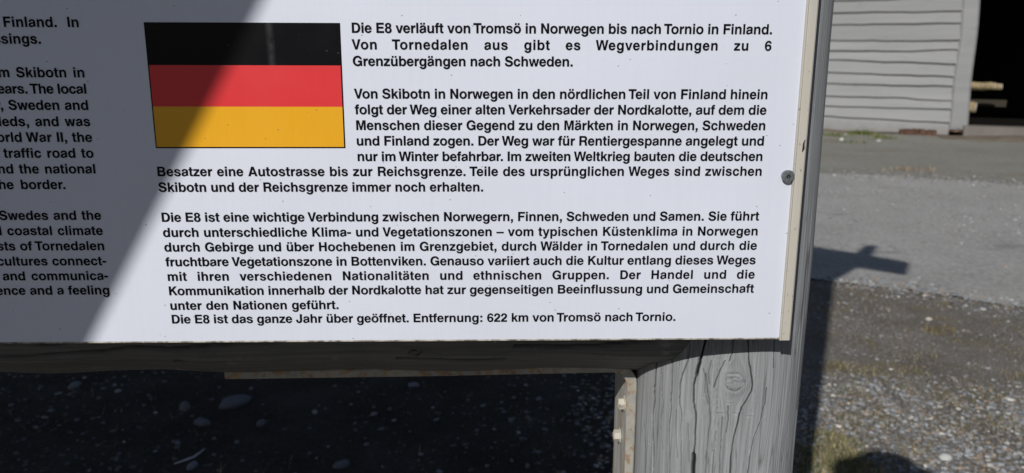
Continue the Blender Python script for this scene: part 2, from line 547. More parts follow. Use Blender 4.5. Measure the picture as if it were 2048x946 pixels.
P = scatter(110000, 0.6, 3.6, 1.4, 4.3, dens_grav)
stones('gravel', P, 0.0022 + 0.0085 * RNG.random(len(P)) ** 3.5, 0.004, kind='stuff')
P = scatter(16000, 0.9, 3.6, 1.4, 2.7, lambda x, y: np.clip((2.55 - y) / 0.5, 0, 1) * np.clip(0.6 + 1.1 * fbm(x * 2.9, y * 2.9, 27), 0.05, 1))
stones('gravel', P, 0.006 + 0.008 * RNG.random(len(P)) ** 2, 0.004, flat=0.45, kind='stuff')
P = scatter(170000, 0.7, 3.8, 1.45, 4.5, lambda x, y: np.clip(0.45 + 0.9 * fbm(x * 3.1, y * 3.1, 91), 0.06, 1))
stones('grit', P, 0.0016 + 0.0022 * RNG.random(len(P)) ** 2, 0.004, tiny=True, kind='stuff')
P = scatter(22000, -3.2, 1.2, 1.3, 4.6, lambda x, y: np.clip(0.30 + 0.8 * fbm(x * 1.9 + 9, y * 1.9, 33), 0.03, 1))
stones('gravel', P, 0.003 + 0.011 * RNG.random(len(P)) ** 3.6, 0.006, dim=0.55, kind='stuff')  # tints lowered under the sign to deepen its shade
# stones strewn over the worn road surface
c0 = on_ground(1985, 455)[:2]; c1 = on_ground(1700, 385)[:2]; c2 = on_ground(2048, 400)[:2]
Pq = np.concatenate([RNG.normal(0, 1, (420, 2)) * (0.75, 0.35) + c0, RNG.normal(0, 1, (260, 2)) * (1.0, 0.35) + on_ground(1880, 430)[:2],
                     RNG.normal(0, 1, (200, 2)) * (0.9, 0.2) + c1, RNG.normal(0, 1, (200, 2)) * (1.0, 0.25) + c2, RNG.random((700, 2)) * (5.5, 4.5) + (2.0, 4.2)])
rd = np.array(near_e); _q = np.argsort(rd[:, 0]); Pq = Pq[Pq[:, 1] > np.interp(Pq[:, 0], rd[_q, 0], rd[_q, 1])]
stones('road_grit', Pq, 0.004 + 0.010 * RNG.random(len(Pq)) ** 2, 0.008, kind='stuff')
# loose grit on the road edges and along the yard
Pr = []
for E_, sd, nn in ((near_e, 1, 1400), (far_e, 2, 2600)):
    E2 = np.array(E_)
    E2 = E2[(E2[:, 0] > 1.0) & (E2[:, 0] < 8)]
    i = RNG.integers(0, len(E2), nn)
    Pr.append(E2[i] + RNG.normal(0, 0.10 if sd == 1 else 0.22, (nn, 2)))
Pr = np.concatenate(Pr)
stones('road_grit', Pr, 0.004 + 0.010 * RNG.random(len(Pr)) ** 2, 0.008, kind='stuff')


def blades(name, P, length, cols, z0=0.004, spread=0.9, width=0.0016, **k):
    """Curved blades of three segments each."""
    n = len(P)
    a = RNG.random(n) * 2 * np.pi; lean = spread * (0.25 + 0.75 * RNG.random(n))
    L = length * (0.5 + 0.7 * RNG.random(n))
    d = np.stack([np.cos(a), np.sin(a)], 1); sd = np.stack([-np.sin(a), np.cos(a)], 1)
    V = np.zeros((n, 7, 3))
    for i, tt in enumerate((0, 0.4, 0.75, 1.0)):
        r = L * tt * np.sin(lean * (0.5 + 0.5 * tt)); z = L * tt * np.cos(lean * (0.5 + 0.5 * tt))
        w = width * (1 - tt * 0.8) * (0.7 + 0.6 * RNG.random(n))
        c = P + d * r[:, None]
        if i < 3:
            V[:, i * 2, :2] = c - sd * w[:, None]; V[:, i * 2 + 1, :2] = c + sd * w[:, None]
            V[:, i * 2, 2] = V[:, i * 2 + 1, 2] = z + z0
        else:
            V[:, 6, :2] = c; V[:, 6, 2] = z + z0
    fs = []
    base = (np.arange(n) * 7)
    q = np.array([[0, 1, 3, 2], [2, 3, 5, 4]])
    fs = (q[None] + base[:, None, None]).reshape(-1, 4).tolist() + (np.array([[4, 5, 6]])[None] + base[:, None, None]).reshape(-1, 3).tolist()
    o = mesh_obj(name, V.reshape(-1, 3), fs, M_blade, **k)
    ci = RNG.integers(0, len(cols), n)
    c = np.array(cols)[ci] * (0.75 + 0.5 * RNG.random((n, 1)))
    set_tint(o.data, np.repeat(c, 7, 0))
    return o


GREEN = [(0.11, 0.135, 0.045), (0.08, 0.10, 0.035), (0.17, 0.17, 0.07), (0.33, 0.28, 0.15), (0.40, 0.34, 0.21), (0.36, 0.30, 0.18)]
DRY = [(0.30, 0.245, 0.14), (0.25, 0.19, 0.10), (0.36, 0.31, 0.20), (0.14, 0.13, 0.05), (0.12, 0.12, 0.04)]


def clump(cx, cy, r, n):
    g = RNG.normal(0, r * 0.5, (n, 2)) + (cx, cy)
    return g


gp = []
for (u, v, r, n) in ((1650, 925, 0.16, 1500), (1690, 905, 0.09, 500), (1665, 880, 0.07, 350), (1720, 940, 0.08, 400), (1640, 955, 0.15, 700)):
    c = on_ground(u, v); gp.append(clump(c[0], c[1], r, n))
blades('grass', np.concatenate(gp), 0.030, GREEN, spread=1.25, width=0.0014, kind='stuff')
dp = []
for (u, v, r, n) in ((1675, 735, 0.05, 130), (1720, 745, 0.07, 140), (1820, 745, 0.08, 110), (1865, 664, 0.05, 110), (1905, 665, 0.04, 60), (1700, 790, 0.10, 160),
                     (1790, 770, 0.09, 130), (1960, 790, 0.10, 130), (2010, 860, 0.12, 200), (1700, 850, 0.10, 200), (1880, 800, 0.1, 120), (1760, 840, 0.1, 130),
                     (1905, 860, 0.1, 110), (1890, 610, 0.06, 60), (2000, 700, 0.12, 90), (1820, 900, 0.08, 120), (1740, 690, 0.06, 60), (2040, 760, 0.1, 110), (1850, 715, .08, 60)):
    c = on_ground(u, v); dp.append(clump(c[0], c[1], r, n))
blades('dry_grass', np.concatenate(dp), 0.030, DRY, spread=1.5, width=0.0012, kind='stuff')
P = scatter(2600, -2.6, 3.4, 1.4, 4.0, lambda x, y: np.clip(0.3 + fbm(x * 2, y * 2, 71), 0, 1))
blades('dry_stems', P, 0.045, DRY[:3], spread=1.55, width=0.0010, kind='stuff')


def rock(name, u, v, wpx, hfrac, col, mat=None, squash=0.8, **k):
    c = on_ground(u, v)
    r = wpx / 2 * np.linalg.norm(c - CW) / F_PX
    b = bmesh.new(); bmesh.ops.create_icosphere(b, subdivisions=3, radius=1)
    vv = np.array([x.co[:] for x in b.verts])
    s = float(u * 0.37)
    vv *= (1 + 0.20 * fbm(vv[:, 0] * 1.6 + s, vv[:, 1] * 1.6 + vv[:, 2] * 1.3, int(u) % 97, 3))[:, None]
    vv *= np.array([r, r * squash, r * hfrac])
    for x, q in zip(b.verts, vv): x.co = q
    b.verts.index_update(); fs = [[x.index for x in q.verts] for q in b.faces]; b.free()
    o = mesh_obj(name, vv, fs, M_stone, smooth=True, **k)
    o.location = (c[0], c[1], 0.004 + r * hfrac * 0.35)
    o.rotation_euler = (0, 0, s % 3)
    set_tint(o.data, np.tile(np.array(col), (len(vv), 1)))
    return o


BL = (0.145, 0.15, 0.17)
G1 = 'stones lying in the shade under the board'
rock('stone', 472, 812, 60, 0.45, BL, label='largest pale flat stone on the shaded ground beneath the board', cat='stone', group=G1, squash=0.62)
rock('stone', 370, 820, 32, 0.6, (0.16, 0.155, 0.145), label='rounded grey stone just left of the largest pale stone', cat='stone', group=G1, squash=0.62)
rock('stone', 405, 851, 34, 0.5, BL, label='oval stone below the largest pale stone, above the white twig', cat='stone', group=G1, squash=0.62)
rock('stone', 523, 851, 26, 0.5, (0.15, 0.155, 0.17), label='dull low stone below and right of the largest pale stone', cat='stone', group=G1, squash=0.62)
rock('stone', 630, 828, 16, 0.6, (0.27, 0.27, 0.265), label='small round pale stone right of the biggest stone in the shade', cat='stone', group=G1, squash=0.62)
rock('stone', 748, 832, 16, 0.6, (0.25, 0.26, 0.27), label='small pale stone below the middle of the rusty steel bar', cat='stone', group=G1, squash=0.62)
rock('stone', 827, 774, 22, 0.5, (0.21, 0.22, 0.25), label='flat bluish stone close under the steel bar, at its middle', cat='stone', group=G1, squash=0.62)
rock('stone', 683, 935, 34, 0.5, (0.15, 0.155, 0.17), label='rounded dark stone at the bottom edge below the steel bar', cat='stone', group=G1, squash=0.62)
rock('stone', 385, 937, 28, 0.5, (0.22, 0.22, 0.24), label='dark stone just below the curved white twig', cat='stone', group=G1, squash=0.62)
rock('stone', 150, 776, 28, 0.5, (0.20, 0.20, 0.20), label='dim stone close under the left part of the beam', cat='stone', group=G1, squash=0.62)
rock('stone', 1890, 919, 24, 0.5, (0.50, 0.51, 0.50), label='white oval stone beside the round shadow on the gravel', cat='stone', group='pale stones on the sunny gravel')
rock('stone', 2018, 803, 18, 0.4, (0.55, 0.54, 0.50), squash=0.35, label='narrow white stone chip at the right edge of the gravel', cat='stone', group='pale stones on the sunny gravel')
rock('stone', 1857, 641, 13, 0.6, (0.46, 0.42, 0.36), label='small cream stone on the dirt strip near the road edge', cat='stone', group='pale stones on the sunny gravel')
rock('stone', 1683, 281, 9, 0.7, (0.62, 0.62, 0.60), label='white stone in front of the shed wall beside the grass', cat='stone', group='white stones by the shed wall')
rock('stone', 1691, 271, 8, 0.6, (0.42, 0.43, 0.40), label='grey-white stone right at the shed wall foot', cat='stone', group='white stones by the shed wall')
rock('stone', 1758, 283, 9, 0.5, (0.46, 0.47, 0.45), label='small flat pale stone in front of the shed near the rotten board', cat='stone', group='white stones by the shed wall')

# curved white twig
tw = [on_ground(u, v, 0.014) for u, v in ((348, 928), (368, 921), (388, 914), (400, 905), (410, 897))]


def tube(name, pts, rad, mat, parent=None, seg=8, **k):
    pts = [Vector(p) for p in pts]
    rad = rad if isinstance(rad, (list, tuple)) else [rad] * len(pts)
    V, Fs = [], []
    for i, p in enumerate(pts):
        d = (pts[min(i + 1, len(pts) - 1)] - pts[max(i - 1, 0)]).normalized()
        a = d.orthogonal().normalized() if i == 0 else (A - d * A.dot(d)).normalized()
        A = a
        b = d.cross(a)
        for j in range(seg):
            t = 2 * math.pi * j / seg
            V.append(p + a * math.cos(t) * rad[i] + b * math.sin(t) * rad[i])
    for i in range(len(pts) - 1):
        for j in range(seg):
            Fs.append([i * seg + j, i * seg + (j + 1) % seg, (i + 1) * seg + (j + 1) % seg, (i + 1) * seg + j])
    Fs.append(list(range(seg))[::-1]); Fs.append([(len(pts) - 1) * seg + j for j in range(seg)])
    return mesh_obj(name, V, Fs, mat, parent, smooth=True, **k)


tube('twig', tw, [0.002, 0.0035, 0.004, 0.003, 0.0015], Mat('bleached_twig', 0.7).color((0.62, 0.60, 0.62)).m,
     label='thin curved white twig lying on the shaded ground under the board', cat='twig')

# wooded hills round the valley (beyond the frame's cover, seen from a step aside)
_m = Mat('hill_forest', 0.95, 0.05)
_m.color(_m.mix(_m.ramp(_m.noise(0.05, 6, 0.75), [(0.4, 0.0), (0.6, 1.0)]), (0.045, 0.06, 0.035), (0.11, 0.10, 0.075)))
_m.bump(_m.noise(0.3, 6, 0.8), 1.0, 4.0)
na, nr_ = 160, 14
V = []
for i in range(na):
    t = 2 * math.pi * i / na
    hh = 55 + 38 * float(fbm(np.array([math.cos(t) * 3 + 5]), np.array([math.sin(t) * 3]), 44, 4)[0])
    for j in range(nr_):
        q = j / (nr_ - 1)
        V.append(((230 + 160 * q) * math.cos(t), (230 + 160 * q) * math.sin(t), -0.5 + hh * math.sin(q * 1.5) * (1 + 0.12 * float(fbm(np.array([i * .5]), np.array([j * .5]), 45)[0]))))
Fs = [[i * nr_ + j, ((i + 1) % na) * nr_ + j, ((i + 1) % na) * nr_ + j + 1, i * nr_ + j + 1] for i in range(na) for j in range(nr_ - 1)]
mesh_obj('hills', V, Fs, _m.m, smooth=True, kind='structure')

# ------------------------------------------------------------------ shed
A_ = on_ground(1654, 262); B_ = on_ground(1891, 271)
wd = (B_ - A_)[:2]; wd /= np.linalg.norm(wd)
wn_ = np.array([wd[1], -wd[0]])                     # towards the road
if wn_ @ (CW[:2] - A_[:2]) < 0: wn_ = -wn_


def wall(u, v, off=0.0):
    """Point where the line of sight meets the shed's front, as (distance along, height)."""
    d = ray(u, v)
    o2 = A_[:2] + wn_ * off
    s = ((o2 - CW[:2]) @ wn_) / (d[:2] @ wn_)
    p = CW + s * d
    return float((p[:2] - A_[:2]) @ wd), float(p[2])


def wpt(s, z, off=0.0):
    p = A_[:2] + wd * s + wn_ * off
    return (p[0], p[1], z)


shed = empty('wooden_shed', (A_[0], A_[1], 0), label='grey wooden shed with wavy horizontal siding and a dark open doorway', cat='shed')
JL = [(-22, -29), (2, -6), (26, 22.3), (50.8, 46.4), (80, 81), (101.5, 99.5), (120, 126.5), (144.5, 153.3), (165.8, 172.5), (190.5, 200.5), (210.5, 218), (232.5, 244.5), (260.5, 269)]
sR = wall(1908, 150)[0]
sL = wall(1663, 150)[0]
prev = None
for i, (yl, yr) in enumerate(JL):
    ul = 1668 - yl * 0.085
    ur = 1925 - yr * 0.12
    a, b = wall(ul, yl), wall(ur, yr)
    cur = (a, b)
    if prev:
        ns = 90
        s = np.linspace(-3.4, sR + 0.02, ns)

        def edge(e, sd):
            (sa, za), (sb, zb) = e
            t = (s - sa) / (sb - sa)
            t = np.where(t < 0, t * 0.25, t)
            return za + (zb - za) * t + 0.022 * fbm(s * 0.9, s * 0 + sd, 40 + int(sd), 3) + 0.006 * vn(s * 5, s * 0, int(sd))
        zt = edge(prev, i - 1); zb = edge(cur, i)
        if i == len(JL) - 1: zb = zb - 0.0
        oT = 0.004 + 0.003 * fbm(s, s * 0, 60 + i, 2); oB = 0.048 + 0.012 * fbm(s * 0.8, s * 0, 80 + i, 2)
        rows = [(zt + 0.03, oT - 0.012), (zt, oT), ((zt + zb) / 2, (oT + oB) / 2), (zb + 0.006, oB), (zb, oB - 0.006), (zb + 0.004, oT - 0.03), (zt + 0.03, oT - 0.03)]
        V = []
        for zz, oo in rows:
            for j in range(ns): V.append(wpt(s[j], zz[j], oo[j]))
        nr = len(rows); Fs = []
        for r in range(nr):
            r2 = (r + 1) % nr
            for j in range(ns - 1): Fs.append([r * ns + j, r2 * ns + j, r2 * ns + j + 1, r * ns + j + 1])
        Fs.append([r * ns for r in range(nr)]); Fs.append([r * ns + ns - 1 for r in range(nr)][::-1])
        o = mesh_obj('siding_plank', V, Fs, M_siding, shed)
    prev = cur
# upper planks beyond the frame
zt0 = wall(1668, -22)[1]
for i in range(4):
    za = zt0 + 0.012 + i * 0.21
    Vb = [wpt(s, z, o) for s in (-3.4, sR + 0.02) for z, o in ((za, 0.036), (za + 0.215, 0.006), (za + 0.215, -0.03), (za, -0.03))]
    mesh_obj('siding_plank', Vb, [[0, 1, 5, 4], [1, 2, 6, 5], [2, 3, 7, 6], [3, 0, 4, 7], [3, 2, 1, 0], [4, 5, 6, 7]], M_siding, shed)
top_z = zt0 + 0.9
# corner post, rotten at its foot
sa0, sa1 = wall(1927, 0, 0.05)[0], wall(1961, 0, 0.05)[0]
sb0, sb1 = wall(1896, 258, 0.05)[0], wall(1936, 250, 0.05)[0]
nz = 60
zz = np.concatenate([np.linspace(0.10, 0.5, 40), np.linspace(0.55, top_z, nz - 40)])
zt1 = wall(1940, 0, 0.05)[1]
V = []
for z in zz:
    t = z / zt1
    l = sb0 + (sa0 - sb0) * t + 0.01 * math.sin(z * 5); r = sb1 + (sa1 - sb1) * t + 0.008 * math.sin(z * 4 + 1)
    V += [wpt(l, z, -0.06), wpt(l, z, 0.035), wpt(l + 0.03, z, 0.062), wpt(r - 0.03, z, 0.066), wpt(r, z, 0.04), wpt(r, z, -0.06)]
V = np.array(V)
for j in range(6):
    V[j, 2] = 0.06 + [0.02, 0.0, 0.05, 0.12, 0.09, 0.05][j]
Fs = [[i * 6 + j, i * 6 + (j + 1) % 6, (i + 1) * 6 + (j + 1) % 6, (i + 1) * 6 + j] for i in range(nz - 1) for j in range(6)]
Fs += [[5, 4, 3, 2, 1, 0], [(nz - 1) * 6 + j for j in range(6)]]
mesh_obj('corner_post', V, Fs, M_siding, shed)
# shed body: interior behind the doorway coloured black to deepen its shade, roof
s0 = sb0; s_door0 = sb1 - 0.05; s_door1 = s_door0 + 3.3


def wbox(name, s0, s1, z0, z1, o0, o1, mat, parent=shed, **k):
    V = [wpt(s, z, o) for s in (s0, s1) for z, o in ((z0, o0), (z1, o0), (z1, o1), (z0, o1))]
    return mesh_obj(name, V, [[0, 1, 5, 4], [1, 2, 6, 5], [2, 3, 7, 6], [3, 0, 4, 7], [3, 2, 1, 0], [4, 5, 6, 7]], mat, parent, **k)


wbox('back_wall', -3.4, s_door1 + 1.5, 0, top_z, -5.2, -5.1, M_shed_shade)
wbox('side_wall', -3.4, -3.3, 0, top_z, -5.1, -0.05, M_siding)
wbox('side_wall', s_door1 + 1.4, s_door1 + 1.5, 0, top_z, -5.1, 0.0, M_siding)
wbox('partition', s_door0 - 0.45, s_door0 - 0.35, 0, top_z, -5.1, -0.10, M_shed_shade)
wbox('front_wall', s_door1, s_door1 + 1.4, 0, top_z, -0.06, 0.0, M_siding)
wbox('door_lintel', s_door0, s_door1, 2.75, top_z, -0.055, 0.01, M_siding)
wbox('interior_floor', s_door0 - 0.34, s_door1 + 1.39, 0.01, 0.055, -5.09, -0.10, M_shed_shade)
wbox('roof', -3.8, s_door1 + 1.9, top_z + 0.004, top_z + 0.14, -5.6, 0.45, M_shed_shade)
sill_z = wall(1990, 252, 0.0)[1]
wbox('door_sill', s_door0 - 0.02, s_door1, 0.0, max(0.05, sill_z), -0.08, 0.22, M_sill)


wbox('sole_plate', -3.4, sb0, 0.0, 0.075, -0.06, 0.012, M_cut)


# timber lying inside
def pole(p0, p1, r, label, u0=None):
    p0, p1 = Vector(p0), Vector(p1)
    root = empty('timber_pole', p0, label=label, cat='log', group='timber stored inside the shed doorway')
    n = 14; pts = [p0.lerp(p1, i / n) for i in range(n + 1)]
    tube('pole_shaft', [q + Vector((0, 0, 0.006 * math.sin(i * 1.1))) for i, q in enumerate(pts)], [r * (1 + 0.04 * math.sin(i * 2.1)) for i in range(n + 1)], M_timber, root, 16)
    d = (p1 - p0).normalized()
    tube('cut_end', [p1, p1 + d * 0.012, p1 + d * 0.016], [r * 0.98, r * 0.92, r * 0.2], M_cut, root, 16)


def inside(u, v, off): s, z = wall(u, v, off); return wpt(s, z, off)


pole(inside(1880, 168, -0.55), inside(1990, 173, -0.35), 0.062, 'upper pale round pole sticking out inside the dark doorway')
pole(inside(1870, 176, -0.80), inside(2003, 174, -0.62), 0.055, 'paler pole end just behind the upper pole in the doorway')
pole(inside(1850, 208, -0.50), inside(1951, 216, -0.34), 0.095, 'lower thick pole whose cut end shows beside the corner post')
b0, b1 = wall(1957, 199, -1.2), wall(2012, 214, -1.2)
wbox('stored_board', b0[0] - .5, b1[0], b1[1], b0[1], -1.25, -1.2, M_dimwood, None, label='dim old board lying deep in the dark shed doorway', cat='board')

# rotten board and dirt at the shed foot
c = on_ground(1830, 274)
V = []; Fs = []
bm = bmesh.new()
rs0, rs1 = wall(1797, 272, 0.12)[0], wall(1872, 276, 0.12)[0]
n = 24
for i in range(n + 1):
    s = rs0 + (rs1 - rs0) * i / n
    h = 0.095 + 0.02 * random.random() - 0.03 * abs(i / n - 0.4)
    for z, o in ((0.0, 0.06), (h, 0.055), (h - 0.02 * random.random(), 0.10), (0.0, 0.13 + 0.02 * random.random())):
        V.append(wpt(s, z, o))
for i in range(n):
    for j in range(4): Fs.append([i * 4 + j, i * 4 + (j + 1) % 4, (i + 1) * 4 + (j + 1) % 4, (i + 1) * 4 + j])
Fs += [[3, 2, 1, 0], [n * 4 + j for j in range(4)]]
mesh_obj('rotten_board', V, Fs, M_rot, label='rotten dark brown board end at the foot of the shed wall', cat='board')


def mound(name, sA, sB, oA, oB, h, mat, seed, **k):
    nx, ny = 60, 14; V = []
    for j in range(ny):
        for i in range(nx):
            a, b = i / (nx - 1), j / (ny - 1)
            e = min(1, 4 * min(a, 1 - a)) * min(1, 2.5 * (1 - b))
            hh = h * e * (0.75 + 0.5 * float(fbm(np.array([a * 7.]), np.array([b * 3.]), seed)[0]))
            V.append(wpt(sA + (sB - sA) * a, hh + 0.001 if e > 0 else -0.01, oA + (oB - oA) * b))
    Fs = [[j * nx + i, j * nx + i + 1, (j + 1) * nx + i + 1, (j + 1) * nx + i] for j in range(ny - 1) for i in range(nx - 1)]
    return mesh_obj(name, V, Fs, mat, smooth=True, **k)


_m = Mat('foot_dirt', 0.95, 0.1)
_c = _m.mix(_m.ramp(_m.noise(5, 5, 0.7), [(0.35, 0.0), (0.65, 1.0)]), (0.215, 0.19, 0.155), (0.15, 0.12, 0.095))
_c = _m.mix(1.0, _c, _m.ramp(_m.noise(40, 4, 0.8), [(0.3, 0.7), (0.7, 1.25)]), 'MULTIPLY')
_m.color(_c); _m.bump(_m.noise(35, 5, 0.7), 0.6, 0.02)
M_foot = _m.m
mound('dirt_bank', wall(1868, 272, 0.2)[0], s_door1 + 1, 0.0, 0.75, 0.075, M_foot, 5, kind='structure')
mound('dirt_bank', -3.4, wall(1797, 270, 0.1)[0], 0.0, 0.22, 0.045, M_foot, 6, kind='structure')
# rotten wood crumbs on the corner post's foot
V = []
Pc = []
for i in range(70):
    s_ = sb0 + (sb1 - sb0) * (0.15 + 0.95 * random.random()); p = wpt(s_, 0, 0.07 + 0.10 * random.random()); Pc.append(p[:2])
Pc = np.array(Pc)
o = stones('wood_crumbs', Pc, 0.012 + 0.022 * RNG.random(len(Pc)), 0.085, 0.5, kind='stuff')
set_tint_cols = np.repeat(np.array([(0.17, 0.09, 0.055), (0.06, 0.045, 0.035), (0.25, 0.17, 0.12)])[RNG.integers(0, 3, len(Pc))], len(IV), 0)
_c4 = np.ones((len(set_tint_cols), 4)); _c4[:, :3] = set_tint_cols
o.data.color_attributes['tint'].data.foreach_set('color', _c4.astype(np.float32).ravel())

fg = []
for (u, v, r, n) in ((1722, 269, 0.11, 500), (1668, 272, 0.14, 130), (1760, 276, 0.08, 90), (1780, 278, 0.12, 40), (1710, 286, 0.16, 40)):
    c = on_ground(u, v); g = RNG.normal(0, 1, (n, 1)) * wd * r + RNG.normal(0, 0.06, (n, 1)) * wn_
    fg.append(g + c[:2])
blades('wall_grass', np.concatenate(fg), 0.09, [(0.09, 0.16, 0.03), (0.07, 0.13, 0.025), (0.17, 0.18, 0.06), (0.26, 0.22, 0.12)], z0=0.0, spread=1.1, width=0.005, kind='stuff')
# dry scrap on the yard
c = on_ground(1822, 341)
dpx = RNG.normal(0, 1, (90, 2)) * (0.16, 0.06) + c[:2]
blades('dry_litter', dpx, 0.09, [(0.42, 0.33, 0.22), (0.33, 0.26, 0.17)], z0=0.0, spread=1.5, width=0.004, kind='stuff')

# ------------------------------------------------------------------ information board
board = empty('information_board', (0.5, 0.1, 0.0), label='white information board with German text and flag on grey log posts', cat='sign')


def Z(zr): return GZ + zr


def catmull(P, n):
    P = [np.array(p, float) for p in P]; out = []
    Q = [2 * P[0] - P[1]] + P + [2 * P[-1] - P[-2]]
    for i in range(1, len(Q) - 2):
        for j in range(n):
            t = j / n
            out.append(0.5 * ((2 * Q[i]) + (-Q[i - 1] + Q[i + 1]) * t + (2 * Q[i - 1] - 5 * Q[i] + 4 * Q[i + 1] - Q[i + 2]) * t * t + (-Q[i - 1] + 3 * Q[i] - 3 * Q[i + 1] + Q[i + 2]) * t ** 3))
    out.append(P[-1])
    return np.array(out)


FRONT = catmull([(0.4262, 0.19), (0.4252, 0.150), (0.4252, 0.112), (0.431, 0.092), (0.442, 0.0735), (0.455, 0.0570), (0.473, 0.0450), (0.499, 0.0372), (0.518, 0.0342), (0.532, 0.0337), (0.546, 0.0358),
                 (0.5575, 0.0408), (0.567, 0.0490), (0.5735, 0.0595), (0.5765, 0.075), (0.5775, 0.095), (0.577, 0.13)], 42)
BACK = [(0.570, 0.165), (0.545, 0.190), (0.50, 0.205), (0.455, 0.208), (0.434, 0.205)]


def front_y(x): return np.interp(x, FRONT[:, 0], FRONT[:, 1])


def on_log(u, v):
    y = 0.04
    for _ in range(25):
        p = on_y(u, v, y); y = 0.5 * y + 0.5 * float(front_y(p[0]))
    return p[0], p[2] - GZ


def zoom8(pts): return [on_log(1200 + x / 3.091, 640 + y / 3.091) for x, y in pts]


CR = [  # points along each drying crack of the post (picture coordinates of the crack), half width m, depth m
    ([(665, 60), (655, 115), (625, 230), (598, 340)], 0.00085, 0.010),
    ([(598, 340), (582, 400), (580, 480), (590, 560), (592, 640), (592, 740), (582, 830)], 0.00045, 0.005),
    ([(582, 830), (575, 900), (572, 990)], 0.00110, 0.010),
    ([(915, 60), (915, 115), (918, 200), (922, 260), (935, 320), (945, 400), (938, 440), (915, 480), (880, 540), (857, 600), (840, 680), (820, 780), (808, 880), (802, 990)], 0.00042, 0.005),
    ([(828, 60), (825, 115), (818, 200), (800, 255)], 0.0004, 0.004),
    ([(775, 250), (745, 310), (722, 365), (706, 420)], 0.00036, 0.003),
    ([(372, 150), (360, 220), (347, 330), (340, 440), (332, 560), (330, 700), (327, 990)], 0.00036, 0.004),
    ([(452, 170), (450, 270), (446, 420), (438, 560), (430, 700), (426, 990)], 0.00028, 0.003),
    ([(560, 150), (545, 250), (515, 330), (497, 400), (495, 500), (505, 600)], 0.00030, 0.003),
    ([(1082, 60), (1078, 115), (1073, 200), (1072, 300)], 0.00036, 0.004),
    ([(1030, 420), (1020, 520), (990, 620), (955, 720), (928, 840), (905, 990)], 0.00030, 0.003),
    ([(655, 330), (665, 420), (680, 520), (680, 640), (672, 740), (655, 870), (645, 990)], 0.00030, 0.003),
    ([(795, 530), (790, 620), (782, 700)], 0.0003, 0.003),
    ([(755, 600), (752, 740), (742, 850), (738, 990)], 0.00026, 0.003),
    ([(720, 690), (712, 780), (696, 900), (692, 990)], 0.00026, 0.003),
    ([(505, 600), (503, 760), (498, 990)], 0.00024, 0.002),
    ([(385, 330), (388, 500), (380, 640), (384, 800)], 0.0002, 0.002),
    ([(1105, 560), (1096, 700), (1090, 850), (1080, 990)], 0.0002, 0.002),
    ([(1215, 560), (1205, 700), (1192, 830), (1185, 990)], 0.00028, 0.002),
    ([(640, 300), (655, 360), (650, 440), (670, 520)], 0.00022, 0.002),
    ([(690, 250), (672, 330), (680, 400)], 0.00022, 0.002),
    ([(470, 560), (474, 700), (478, 850)], 0.0002, 0.002),
    ([(545, 640), (552, 760), (548, 880)], 0.0002, 0.002),
]
KX, KZ = on_log(1200 + 832 / 3.091, 640 + 382 / 3.091)
KR = 0.0088


def seg_dist(x, z, p, q):
    d = (q[0] - p[0], q[1] - p[1]); L = d[0] ** 2 + d[1] ** 2
    t = np.clip(((x - p[0]) * d[0] + (z - p[1]) * d[1]) / L, 0, 1)
    return np.hypot(x - p[0] - t * d[0], z - p[1] - t * d[1])


